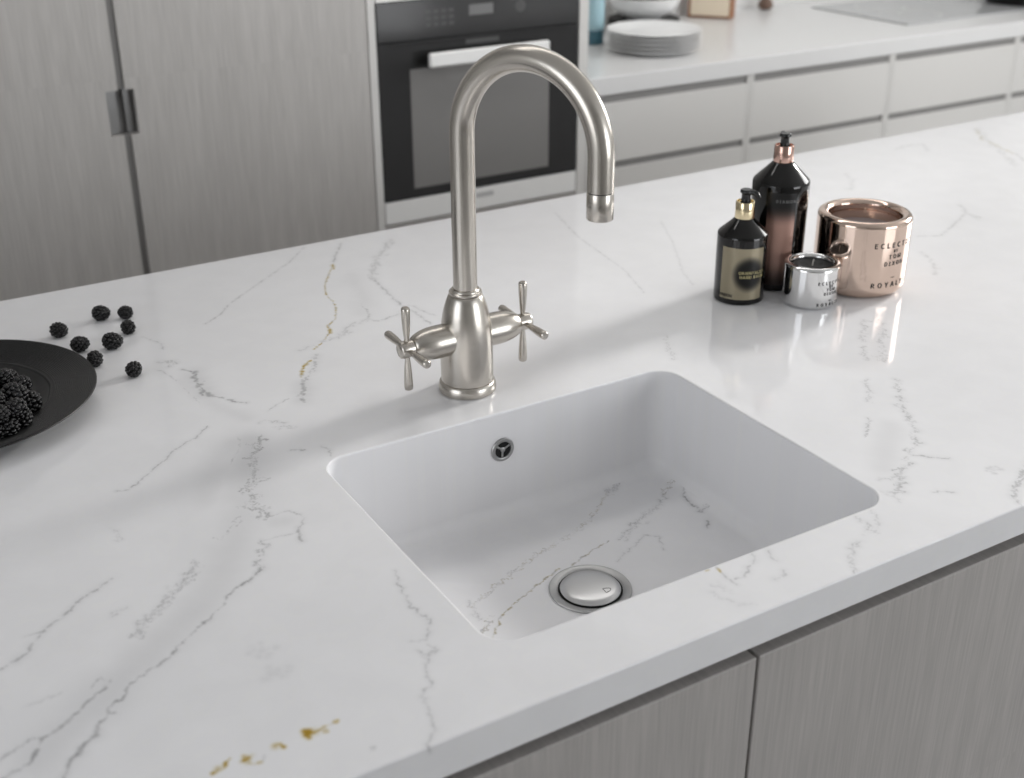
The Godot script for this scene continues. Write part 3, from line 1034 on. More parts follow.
# ------------------------------------------------------------------ mixer tap
func faucet() -> void:
	var at := Vector3(0.7090, TOP, -1.3000)
	var f := thing("mixer_tap", "tall brushed nickel mixer tap with swan-neck spout and two cross handles", "tap", at)
	var st := start()
	lathe(st, [Vector2(0, 0), Vector2(0.0365, 0), Vector2(0.0380, 0.0012), Vector2(0.0383, 0.0050), Vector2(0.0380, 0.0085), Vector2(0.0371, 0.0115), Vector2(0.0359, 0.0138), Vector2(0.0348, 0.0147), Vector2(0, 0.0147)], 64)
	obj(st, "base_ring", "nickel", f)
	st = start()
	lathe(st, [Vector2(0.0335, 0.0147), Vector2(0.0343, 0.0153), Vector2(0.0345, 0.022), Vector2(0.0346, 0.038), Vector2(0.0345, 0.054), Vector2(0.0342, 0.066), Vector2(0.0337, 0.078), Vector2(0.0329, 0.089), Vector2(0.0317, 0.099), Vector2(0.0300, 0.1085), Vector2(0.0279, 0.1175), Vector2(0.0254, 0.1255), Vector2(0.0229, 0.1318), Vector2(0.0214, 0.1343), Vector2(0.0206, 0.1346), Vector2(0.0, 0.1346)], 64)
	obj(st, "body", "nickel", f)
	st = start()
	lathe(st, [Vector2(0.0, 0.1346), Vector2(0.0200, 0.1346), Vector2(0.0212, 0.1354), Vector2(0.0216, 0.1369), Vector2(0.0212, 0.1384), Vector2(0.0200, 0.1392), Vector2(0.0188, 0.1395), Vector2(0.0184, 0.1411), Vector2(0.0174, 0.1421), Vector2(0.0, 0.1421)], 56)
	obj(st, "collar", "nickel", f)
	# the spout swings 22.6 degrees from straight over the sink
	var th := deg_to_rad(22.6)
	var dir := Vector3(sin(th), 0, cos(th))
	var R := 0.0998
	var yc := 0.3412
	var path := [Vector3(0, 0.1421, 0), Vector3(0, 0.20, 0), Vector3(0, 0.26, 0), Vector3(0, 0.30, 0), Vector3(0, 0.325, 0), Vector3(0, 0.335, 0)]
	for k in 49:
		var t := PI * k / 48
		path.append(dir * (R - R * cos(t)) + Vector3(0, yc + R * sin(t), 0))
	path.append(dir * 2 * R + Vector3(0, 0.3040, 0))
	var rad := []
	for p in path:
		rad.append(0.0155)
	st = start()
	tube(st, path, rad, 40)
	obj(st, "spout", "nickel", f)
	var tip := dir * 2 * R
	st = start()
	lathe(st, [Vector2(0.0, 0.3030), Vector2(0.0151, 0.3030), Vector2(0.0151, 0.3040), Vector2(0, 0.3040)], 40, Transform3D(Basis.IDENTITY, tip))
	obj(st, "groove", "dark_metal", f)
	st = start()
	lathe(st, [Vector2(0.0118, 0.2750), Vector2(0.0118, 0.2713), Vector2(0.0150, 0.2713), Vector2(0.0157, 0.2721), Vector2(0.0157, 0.3025), Vector2(0.0154, 0.3030), Vector2(0, 0.3030)], 48, Transform3D(Basis.IDENTITY, tip))
	obj(st, "outlet", "nickel", f)
	st = start()
	lathe(st, [Vector2(0, 0.2738), Vector2(0.0118, 0.2738), Vector2(0.0118, 0.2752), Vector2(0, 0.2752)], 32, Transform3D(Basis.IDENTITY, tip))
	obj(st, "aerator", "dark_metal", f)
	for s in [-1, 1]:
		var v := Node3D.new()
		v.name = "valve"
		f.add_child(v, true)
		# local y runs outwards from the body
		v.transform = Transform3D(Basis(Vector3.BACK, -s * PI / 2), Vector3(0, 0.0765, 0))
		st = start()
		lathe(st, [Vector2(0, 0.022), Vector2(0.0215, 0.022), Vector2(0.0215, 0.046), Vector2(0.0212, 0.052), Vector2(0.0204, 0.058), Vector2(0.0191, 0.064), Vector2(0.0173, 0.0695), Vector2(0.0154, 0.0738), Vector2(0.0136, 0.0768), Vector2(0.0122, 0.0778), Vector2(0, 0.0778)], 48)
		obj(st, "barrel", "nickel", v)
		var h := Node3D.new()
		h.name = "cross_handle"
		v.add_child(h)
		h.position = Vector3(0, 0.0860, 0)
		st = start()
		lathe(st, [Vector2(0, -0.0082), Vector2(0.0100, -0.0082), Vector2(0.0110, -0.0074), Vector2(0.0113, 0.0), Vector2(0.0113, 0.0078), Vector2(0.0108, 0.0096), Vector2(0.0090, 0.0108), Vector2(0.0, 0.0112)], 36)
		obj(st, "hub", "nickel", h)
		for k in 4:
			st = start()
			var a := TAU * k / 4 + PI / 2
			var d := Vector3(cos(a), 0, sin(a))
			tube(st, [d * 0.0100, d * 0.0125, d * 0.018, d * 0.026, d * 0.036, d * 0.046, d * 0.053, d * 0.0558, d * 0.0572], [0.0030, 0.0032, 0.0038, 0.0046, 0.0053, 0.0057, 0.0058, 0.0053, 0.0034], 18)
			obj(st, "lever", "nickel", h)


# ------------------------------------------------------------------ cabinets and oven along the back wall
func back_run() -> void:
	var st: SurfaceTool
	# tall cupboard with two doors and a recessed pull where they meet
	var x0 := 0.070
	var seam := 0.6935
	var x1 := 1.3105
	var top := 2.35
	var t := thing("tall_cabinet", "tall grey veneer cupboard with two doors and one recessed square pull", "cabinet", Vector3(0, 0, FRONT))
	st = start()
	box(st, Vector3(x0, 0.1, -0.70), Vector3(x1, top, -0.0455))
	obj(st, "carcass", "groove_dark", t)
	st = start()
	box(st, Vector3(x0, 0, -0.68), Vector3(x1, 0.1, -0.07))
	obj(st, "plinth", "plinth", t)
	var ny0 := 0.924
	var ny1 := 1.027
	for s in 2:
		var a := x0 + 0.0015 if s == 0 else seam + 0.0085
		var b := seam - 0.0085 if s == 0 else x1 - 0.0015
		var notch := seam - 0.0370 if s == 0 else seam + 0.0275
		st = start()
		if s == 0:
			box(st, Vector3(a, 0.105, -0.020), Vector3(notch, top - 0.003, 0), 0.0)
		else:
			box(st, Vector3(notch, 0.105, -0.020), Vector3(b, top - 0.003, 0), 0.0)
		var n0 := minf(notch, b) if s == 0 else a
		var n1 := b if s == 0 else notch
		box(st, Vector3(n0, 0.105, -0.020), Vector3(n1, ny0, 0), 0.0)
		box(st, Vector3(n0, ny1, -0.020), Vector3(n1, top - 0.003, 0), 0.0)
		var door := obj(st, "door", "veneer_lit", t)
		st = start()
		box(st, Vector3(n0, ny0 - 0.01, -0.034), Vector3(n1, ny1 + 0.01, -0.030), 0.0)
		obj(st, "recessed_pull", "steel_satin", door)
	for yy in [[0.105, ny0 - 0.001], [ny1 + 0.001, top - 0.003]]:
		st = start()
		box(st, Vector3(seam - 0.0083, yy[0], -0.030), Vector3(seam + 0.0083, yy[1], -0.010))
		obj(st, "seam_strip", "groove_dark", t)
	# oven housing
	var ox0 := 1.3345
	var ox1 := 1.9420
	var h := thing("oven_housing", "tall pale grey cabinet that frames the built-in oven", "cabinet", Vector3(0, 0, FRONT))
	for p in [[1.3125, ox0 - 0.001], [ox1 + 0.001, 1.9740]]:
		st = start()
		box(st, Vector3(p[0], 0.0, -0.70), Vector3(p[1], top, 0.0), 0.001)
		obj(st, "side_panel", "white_lacquer", h)
	st = start()
	box(st, Vector3(ox0, 0.1, -0.019), Vector3(ox1, 0.591, 0), 0.001)
	obj(st, "drawer_front", "veneer", h)
	st = start()
	box(st, Vector3(ox0, 0.0, -0.6), Vector3(ox1, 0.575, -0.02))
	obj(st, "lower_carcass", "carcass", h)
	st = start()
	box(st, Vector3(ox0, 1.245, -0.019), Vector3(ox1, top, 0), 0.001)
	obj(st, "upper_door", "veneer", h)
	st = start()
	box(st, Vector3(ox0, 1.245, -0.6), Vector3(ox1, top, -0.02))
	obj(st, "upper_carcass", "carcass", h)
	oven(ox0, ox1)

	# base units with drawers and finger grooves
	var edges := [1.9760, 2.5755, 3.1790, 3.7920, 4.3930]
	var which := ["pale grey drawer unit next to the oven", "pale grey drawer unit second from the oven", "pale grey drawer unit third from the oven, under the hob", "pale grey drawer unit farthest from the oven"]
	for k in 4:
		var w: float = edges[k + 1] - edges[k] - 0.002
		var u := thing("drawer_unit", which[k], "cabinet", Vector3(edges[k], 0, FRONT), "drawer units under the rear worktop")
		st = start()
		box(st, Vector3(0, 0.1, -0.70), Vector3(w, 0.858, -0.0455))
		obj(st, "carcass", "carcass", u)
		st = start()
		box(st, Vector3(0, 0, -0.68), Vector3(w, 0.1, -0.06))
		obj(st, "plinth", "plinth", u)
		for x in [0.0, w - 0.0125]:
			st = start()
			box(st, Vector3(x, 0.105, -0.045), Vector3(x + 0.0125, 0.858, 0), 0.0006)
			obj(st, "upright", "white_lacquer", u)
		for d in [[0.662, 0.834], [0.390, 0.640], [0.108, 0.372]]:
			st = start()
			box(st, Vector3(0.0128, d[0], -0.020), Vector3(w - 0.0128, d[1], 0), 0.0005)
			obj(st, "drawer_front", "white_lacquer", u)
		for g in [[0.834, 0.858], [0.640, 0.662], [0.372, 0.390]]:
			st = start()
			box(st, Vector3(0.0126, g[0] - 0.015, -0.045), Vector3(w - 0.0126, g[1], -0.0205))
			box(st, Vector3(0.0133, g[0] + 0.0003, -0.0205), Vector3(w - 0.0133, g[1] - 0.0003, -0.006))
			obj(st, "finger_groove", "groove_dark", u)
	var fil := thing("filler_panel", "narrow pale grey panel closing the gap at the wall", "panel", Vector3(4.3935, 0, FRONT))
	st = start()
	box(st, Vector3(0, 0, -0.70), Vector3(WALL_RIGHT - 4.3945, 0.858, 0), 0.001)
	obj(st, "board", "white_lacquer", fil)
	st = start()
	box(st, Vector3(1.9760, 0.8585, WALL_BACK + 0.0005), Vector3(WALL_RIGHT - 0.001, WORKTOP, FRONT + 0.003), 0.002)
	var wt := obj(st, "rear_worktop", "rear_stone" if M.has("rear_stone") else "porcelain")
	tag(wt, "long white worktop above the pale grey drawers", "worktop")


func oven(ox0: float, ox1: float) -> void:
	var st: SurfaceTool
	var o := thing("oven", "built-in black glass oven with a steel bar handle and pale lower trim", "oven", Vector3((ox0 + ox1) / 2, 0.5935, FRONT))
	var hw := (ox1 - ox0) / 2 - 0.002
	var y := func(v: float) -> float: return v - 0.5935
	st = start()
	box(st, Vector3(-hw + 0.01, 0.0, -0.55), Vector3(hw - 0.01, y.call(1.24), -0.021))
	obj(st, "body", "dark_metal", o)
	st = start()
	box(st, Vector3(-hw, y.call(0.595), -0.020), Vector3(hw, y.call(0.654), 0.0), 0.001)
	var trim := obj(st, "lower_trim", "oven_white", o)
	st = start()
	box(st, Vector3(-0.028, y.call(0.627), 0.0), Vector3(0.028, y.call(0.640), 0.0004))
	obj(st, "maker_mark", "mark_pale", trim)
	st = start()
	box(st, Vector3(-hw, y.call(1.166), -0.020), Vector3(hw, y.call(1.24), 0.0), 0.001)
	obj(st, "upper_trim", "oven_white", o)
	# control panel
	st = start()
	box(st, Vector3(-hw, y.call(1.068), -0.020), Vector3(hw, y.call(1.164), 0.002), 0.001)
	var cp := obj(st, "control_panel", "oven_glass", o)
	st = start()
	box(st, Vector3(-0.040, y.call(1.116), 0.002), Vector3(0.032, y.call(1.142), 0.0026))
	obj(st, "display", "oven_display", cp)
	for r in 3:
		for k in 4:
			st = start()
			box(st, Vector3(-0.165 + k * 0.022, y.call(1.098 + r * 0.016), 0.002), Vector3(-0.151 + k * 0.022, y.call(1.106 + r * 0.016), 0.0024))
			obj(st, "key_mark", "oven_print", cp)
	st = start()
	lathe(st, [Vector2(0, 0), Vector2(0.016, 0), Vector2(0.016, 0.0006), Vector2(0.0, 0.0006)], 24, Transform3D(Basis(Vector3.RIGHT, PI / 2), Vector3(0.115, y.call(1.128), 0.002)))
	obj(st, "sensor_mark", "oven_print", cp)
	# door
	st = start()
	box(st, Vector3(-hw, y.call(0.656), -0.020), Vector3(hw, y.call(1.066), 0.0), 0.001)
	box(st, Vector3(-hw + 0.03, y.call(1.060), 0.0), Vector3(hw - 0.03, y.call(1.065), 0.006), 0.001)
	var door := obj(st, "door", "oven_glass", o)
	st = start()
	box(st, Vector3(-0.215, y.call(0.683), 0.0), Vector3(0.207, y.call(0.995), 0.0010))
	obj(st, "window", "oven_window", door)
	st = start()
	box(st, Vector3(-0.050, y.call(1.044), 0.0), Vector3(0.05, y.call(1.056), 0.0008))
	obj(st, "maker_mark", "oven_print", door)
	st = start()
	box(st, Vector3(-0.205, y.call(1.002), 0.0), Vector3(0.205, y.call(1.040), 0.0006))
	obj(st, "handle_shade", "black_void", door)  # flat black sheet painted for the shade behind the handle bar
	st = start()
	box(st, Vector3(-0.182, y.call(1.004), 0.038), Vector3(0.178, y.call(1.040), 0.052), 0.004)
	var hd := obj(st, "handle", "oven_white", door)
	for x in [-0.150, 0.146]:
		st = start()
		box(st, Vector3(x - 0.01, y.call(1.012), 0.0006), Vector3(x + 0.01, y.call(1.032), 0.0385))
		obj(st, "handle_post", "dark_metal", hd)


# ------------------------------------------------------------------ soaps and candles
func pump(b: Node3D, y: float, s: float, turn: float, metal: String, r: float, ch: float) -> void:
	# metal collar and black pump head on a neck at height y
	var st := start()
	lathe(st, [Vector2(0, y), Vector2(r, y), Vector2(r * 1.02, y + 0.001), Vector2(r, y + ch - 0.001), Vector2(r * 0.96, y + ch), Vector2(r * 0.86, y + ch), Vector2(r * 0.85, y + ch - 0.003), Vector2(0, y + ch - 0.003)], 40)
	obj(st, "collar", metal, b)
	st = start()
	var t := y + ch - 0.003
	lathe(st, [Vector2(0, t), Vector2(0.0078 * s, t), Vector2(0.0070 * s, t + 0.005), Vector2(0.0066 * s, t + 0.014 * s), Vector2(0.0076 * s, t + 0.0155 * s), Vector2(0.0092 * s, t + 0.0165 * s), Vector2(0.0092 * s, t + 0.0195 * s), Vector2(0.0080 * s, t + 0.0212 * s), Vector2(0, t + 0.0212 * s)], 32)
	var d := Vector3(cos(turn), 0, sin(turn))
	var h := t + 0.0170 * s
	tube(st, [d * 0.004 + Vector3(0, h, 0), d * 0.012 * s + Vector3(0, h + 0.0008, 0), d * 0.016 * s + Vector3(0, h - 0.0003, 0), d * 0.0195 * s + Vector3(0, h - 0.0028, 0), d * 0.0215 * s + Vector3(0, h - 0.0060, 0)], [0.0042 * s, 0.0042 * s, 0.0039 * s, 0.0034 * s, 0.0029 * s], 14)
	obj(st, "pump_head", "pump_black", b)


func label_patch(b: Node3D, r: float, a0: float, a1: float, y0: float, y1: float, called: String, m: String) -> void:
	var st := start()
	next_group(st)
	var n := 28
	for i in n:
		var q := []
		for e in [[i, y0, 1.0], [i + 1, y0, 1.0], [i + 1, y1, 0.0], [i, y1, 0.0]]:
			var t := lerpf(a0, a1, float(e[0]) / n)
			q.append([Vector3(cos(t) * r, e[1], sin(t) * r), Vector2(1.0 - float(e[0]) / n, e[2])])
		for k in [0, 1, 2, 0, 2, 3]:
			st.set_uv(q[k][1])
			st.add_vertex(q[k][0])
	obj(st, called, m, b)


func bottles_and_candles() -> void:
	var st: SurfaceTool
	# printed champagne label with a black halo; the copper fade is a painted reflection
	var w := 256
	var im := Image.create(w, w, false, Image.FORMAT_RGB8)
	for y in w:
		for x in w:
			var d := Vector2((x / 256.0 - 0.66) * 1.0, (y / 256.0 - 0.50) * 1.12).length()
			var k := smoothstep(0.20, 0.44, d)
			var g := Color(0.60, 0.565, 0.48)
			im.set_pixel(x, y, Color(0.02, 0.02, 0.022).lerp(g, k))
	var lm := mat("label_champagne", Color.WHITE, 0.32)
	lm.albedo_texture = ImageTexture.create_from_image(im)
	lm.texture_repeat = false
	lm.metallic = 0.35
	im = Image.create(64, 256, false, Image.FORMAT_RGB8)
	for y in 256:
		for x in 64:
			var k := smoothstep(0.12, 0.36, y / 256.0) * (1.0 - 0.7 * smoothstep(0.72, 1.0, y / 256.0))
			im.set_pixel(x, y, Color(0.05, 0.047, 0.045).lerp(Color(0.68, 0.54, 0.49), k))
	lm = mat("copper_reflection", Color.WHITE, 0.3)
	lm.albedo_texture = ImageTexture.create_from_image(im)
	lm.texture_repeat = false
	lm.metallic = 0.35

	var p := on_y(738.0, 297)
	var b := thing("soap_bottle", "small black bottle with gold pump collar and pale halo label", "bottle", p)
	st = start()
	lathe(st, [Vector2(0, 0), Vector2(0.0355, 0), Vector2(0.0378, 0.0012), Vector2(0.0388, 0.0042), Vector2(0.0388, 0.1035), Vector2(0.0384, 0.1065), Vector2(0.0370, 0.1088), Vector2(0.0185, 0.1255), Vector2(0.0150, 0.1290), Vector2(0.0140, 0.1300), Vector2(0, 0.1300)], 64)
	obj(st, "flask", "bottle_black", b)
	var face := atan2(-p.z, -p.x)          # towards the eye
	label_patch(b, 0.0391, face - 0.98, face + 0.80, 0.010, 0.092, "label", "label_champagne")
	var ta := face - 0.50
	wrapped_text("ORIENTALIST", 0.0038, 0.0392, ta, 0.0535, "lettering", "gold_ink", b, 0.22)
	wrapped_text("HAND BALM", 0.0042, 0.0392, ta, 0.0470, "lettering", "gold_ink", b, 0.25)
	wrapped_text("LONDON", 0.0040, 0.0392, face + 0.55, 0.0155, "lettering", "ink", b, 0.1)
	pump(b, 0.1300, 1.0, face - 1.15, "gold", 0.0146, 0.0255)

	p = on_y(772.0, 282)
	b = thing("soap_bottle", "tall black bottle with rose-gold pump collar, standing behind the candles", "bottle", p)
	st = start()
	lathe(st, [Vector2(0, 0), Vector2(0.0405, 0), Vector2(0.0430, 0.0014), Vector2(0.0441, 0.0050), Vector2(0.0441, 0.1660), Vector2(0.0437, 0.1690), Vector2(0.0422, 0.1718), Vector2(0.0185, 0.1955), Vector2(0.0158, 0.1985), Vector2(0.0145, 0.1990), Vector2(0, 0.1990)], 64)
	obj(st, "flask", "bottle_black", b)
	face = atan2(-p.z, -p.x)
	label_patch(b, 0.0444, face - 0.60, face + 0.40, 0.012, 0.160, "label", "copper_reflection")  # this patch carries the painted copper reflection, not print
	wrapped_text("DIAMOND", 0.0058, 0.0446, face - 0.30, 0.147, "lettering", "silver_ink", b, 0.3)
	pump(b, 0.1990, 0.98, face + PI * 0.9, "rose_gold", 0.0152, 0.0255)

	# the two metal candle tumblers
	p = on_y(855.8, 284.6) + Vector3(0.0012, 0, 0)
	var c := thing("candle", "large copper candle tumbler with a thick rolled rim and black lettering", "candle", p)
	candle(c, 0.0724, 0.1235, 0.0550, 0.0165, "copper", "wax_pale", 0.030, 0.018)
	face = atan2(-p.z, -p.x)
	var a := face - 0.80
	for t in [["ECLECTIC", 0.0112, 0.0885, 0.42], ["BY", 0.0060, 0.0790, 0.2], ["TOM", 0.0094, 0.0700, 0.34], ["DIXON", 0.0094, 0.0590, 0.30], ["—", 0.0075, 0.0365, 0.0], ["ROYALTY", 0.0112, 0.0245, 0.42]]:
		wrapped_text(t[0], t[1], 0.0724, a, t[2], "lettering", "ink", c, t[3])
	p = on_y(808.6, 301.0)
	c = thing("candle", "small shiny chrome candle tumbler with black lettering and dark wax", "candle", p)
	candle(c, 0.0431, 0.0665, 0.0305, 0.0110, "chrome", "wax_dark", 0.008, 0.009)
	face = atan2(-p.z, -p.x)
	a = face - 0.80
	for t in [["ECLECTIC", 0.0068, 0.0440, 0.42], ["BY", 0.0036, 0.0385, 0.2], ["TOM", 0.0056, 0.0332, 0.34], ["DIXON", 0.0056, 0.0270, 0.30], ["—", 0.0045, 0.0165, 0.0], ["ROYALTY", 0.0068, 0.0095, 0.42]]:
		wrapped_text(t[0], t[1], 0.0431, a, t[2], "lettering", "ink", c, t[3])


func candle(c: Node3D, r: float, h: float, ri: float, rim: float, metal: String, wax: String, wax_drop: float, foot: float) -> void:
	var prof := [Vector2(0, 0), Vector2(r - foot * 0.9, 0)]
	for k in range(1, 9):
		var t := -PI / 2 + PI / 2 * k / 8
		prof.append(Vector2(r - foot + foot * cos(t), foot + foot * sin(t)))
	# shallow neck under the rolled rim
	prof.append(Vector2(r, h - rim * 1.35))
	for k in range(0, 15):
		var t := -0.15 + (PI + 0.55) * k / 14
		var rr_ := (r - ri) / 2
		prof.append(Vector2(r - rr_ + rr_ * cos(t), h - rim * 0.5 + rim * 0.5 * sin(t)))
	var y_in := h - wax_drop - 0.004
	prof.append(Vector2(ri, h - rim * 0.9))
	prof.append(Vector2(ri, y_in))
	prof.append(Vector2(0, y_in))
	var st := start()
	lathe(st, prof, 72)
	obj(st, "tumbler", metal, c)
	st = start()
	lathe(st, [Vector2(0, y_in), Vector2(ri - 0.0004, y_in), Vector2(ri - 0.0004, h - wax_drop + 0.001), Vector2(ri - 0.003, h - wax_drop), Vector2(0, h - wax_drop)], 48)
	obj(st, "wax", wax, c)
	st = start()
	tube(st, [Vector3(0, h - wax_drop - 0.001, 0), Vector3(0.0004, h - wax_drop + 0.005, 0), Vector3(0.001, h - wax_drop + 0.010, 0.0006)], [0.0009, 0.0009, 0.0007], 8)
	obj(st, "wick", "wick", c)


# ------------------------------------------------------------------ plate and blackberries
func berry_mesh(seed_: int, sx: float, sy: float) -> ArrayMesh:
	# a cluster of drupelets over an egg-shaped core, lying on its side along x
	var rng := RandomNumberGenerator.new()
	rng.seed = seed_
	var st := start()
	var n := 58
	var ball := SphereMesh.new()
	ball.radial_segments = 12
	ball.rings = 7
	ball.radius = 1.0
	ball.height = 2.0
	var core := SphereMesh.new()
	core.radial_segments = 14
	core.rings = 8
	core.radius = 1.0
	core.height = 2.0
	st.append_from(core, 0, Transform3D(Basis.from_scale(Vector3(sx * 0.84, sy * 0.84, sy * 0.84)), Vector3.ZERO))
	for i in n:
		var u := 1.0 - 2.0 * (i + 0.5) / n
		var t := i * 2.399963 + rng.randf() * 0.25
		var rad := sqrt(1.0 - u * u)
		var taper := 1.0 - 0.14 * u
		var p := Vector3(u * sx * 0.86, cos(t) * rad * sy * 0.82 * taper, sin(t) * rad * sy * 0.82 * taper)
		var s := sy * rng.randf_range(0.215, 0.265)
		st.append_from(ball, 0, Transform3D(Basis.from_scale(Vector3(s, s, s)), p))
	return st.commit()


func plate_and_berries() -> void:
	var c := Vector3(0.110, TOP, -1.576)
	var pl := thing("plate", "matt black round plate with a wide finely ribbed rim", "plate", c)
	var prof := [Vector2(0, 0.0022), Vector2(0.060, 0.0022), Vector2(0.062, 0.0), Vector2(0.068, 0.0), Vector2(0.070, 0.0022), Vector2(0.098, 0.0060), Vector2(0.120, 0.0150), Vector2(0.150, 0.0205), Vector2(0.1795, 0.0240), Vector2(0.1810, 0.0252), Vector2(0.1800, 0.0264)]
	# upper side: fine ribs on the rim, then the well
	var r := 0.1780
	var k := 0
	while r > 0.1260:
		var y := 0.0178 + 0.0085 * (r - 0.1260) / 0.052
		prof.append(Vector2(r, y + (0.00025 if k % 2 == 0 else -0.00025)))
		r -= 0.0012
		k += 1
	prof.append_array([Vector2(0.1225, 0.0172), Vector2(0.1205, 0.0150), Vector2(0.1190, 0.0125), Vector2(0.1150, 0.0100), Vector2(0.1070, 0.0080), Vector2(0.0940, 0.0070)])
	r = 0.0925
	while r > 0.0600:
		prof.append(Vector2(r, 0.0068 + (0.0002 if k % 2 == 0 else -0.0002)))
		r -= 0.0014
		k += 1
	prof.append(Vector2(0.0, 0.0064))
	var st := start()
	lathe(st, prof, 120)
	obj(st, "dish", "plate_black", pl)

	var shapes := [berry_mesh(1, 0.0150, 0.0128), berry_mesh(2, 0.0135, 0.0122), berry_mesh(3, 0.0165, 0.0140)]
	var rng := RandomNumberGenerator.new()
	rng.seed = 12
	# loose berries: pixel centre, mesh, scale
	var loose := [[59, 330, 0, 0.88, "blackberry lying alone near the back edge, farthest from the other loose ones"],
		[101, 313, 2, 0.82, "oblong blackberry lying on its side at the rear of the loose ones"],
		[125.2, 312.5, 1, 0.83, "small round blackberry beside the oblong one at the rear"],
		[80, 344, 0, 0.88, "plump blackberry on the worktop between the plate rim and the largest loose berry"],
		[112.5, 341, 2, 0.88, "largest loose blackberry, in the middle of the scattered ones"],
		[127.8, 327, 1, 0.86, "small blackberry just in front of the small round rear one"],
		[95, 359, 1, 0.90, "blackberry half hidden behind the black plate's rim"],
		[134, 369, 1, 0.87, "single blackberry set apart with a long shadow towards the plate"]]
	for l in loose:
		var rad: float = [0.0128, 0.0122, 0.0140][l[2]] * l[3]
		var p := on_y(l[0], l[1], TOP + rad * 0.95)
		var o := MeshInstance3D.new()
		o.name = numbered("blackberry")
		o.mesh = shapes[l[2]]
		o.material_override = M["berry"]
		add_child(o)
		o.transform = Transform3D(Basis(Vector3.UP, rng.randf() * TAU if l[2] != 2 else -0.25) * Basis.from_scale(Vector3.ONE * l[3]), p)
		tag(o, l[4], "blackberry", "loose blackberries on the worktop")
	# the pile on the plate
	var spots := []
	for v in [[24, 385, 0.030], [28, 402, 0.030], [22, 417, 0.030], [5, 378, 0.034], [9, 426, 0.030], [-12, 384, 0.034], [-6, 432, 0.028]]:
		spots.append(on_y(v[0], v[1], TOP + v[2]) - c + Vector3(0, v[2] * 0.0, 0))
	for v in [[14, 394, 0.046], [14, 409, 0.048], [-4, 399, 0.050], [-3, 415, 0.048], [-20, 405, 0.052]]:
		spots.append(on_y(v[0], v[1], TOP + v[2]) - c)
	for i in 9:
		var a := TAU * (i + 2.0) / 14 + 1.9
		spots.append(Vector3(cos(a) * 0.078, 0.0205, sin(a) * 0.078))
	for i in 8:
		var a := TAU * i / 8 + 0.4
		spots.append(Vector3(cos(a) * 0.050, 0.0205, sin(a) * 0.050))
	for i in 3:
		var a := TAU * i / 3 + 0.4
		spots.append(Vector3(cos(a) * 0.020, 0.0205, sin(a) * 0.020))
	for i in 5:
		var a := TAU * i / 5 + 2.6
		spots.append(Vector3(cos(a) * 0.040, 0.0420, sin(a) * 0.040))
	for s in spots:
		var o := MeshInstance3D.new()
		o.name = numbered("blackberry")
		o.mesh = shapes[rng.randi() % 3]
		o.material_override = M["berry"]
		add_child(o)
		o.transform = Transform3D(Basis.from_euler(Vector3(0, rng.randf() * TAU, rng.randf_range(-0.3, 0.3))), c + s + Vector3(rng.randf_range(-0.002, 0.002), 0, rng.randf_range(-0.002, 0.002)))
		tag(o, "blackberry in the pile heaped on the black plate", "blackberry", "blackberries heaped on the plate")


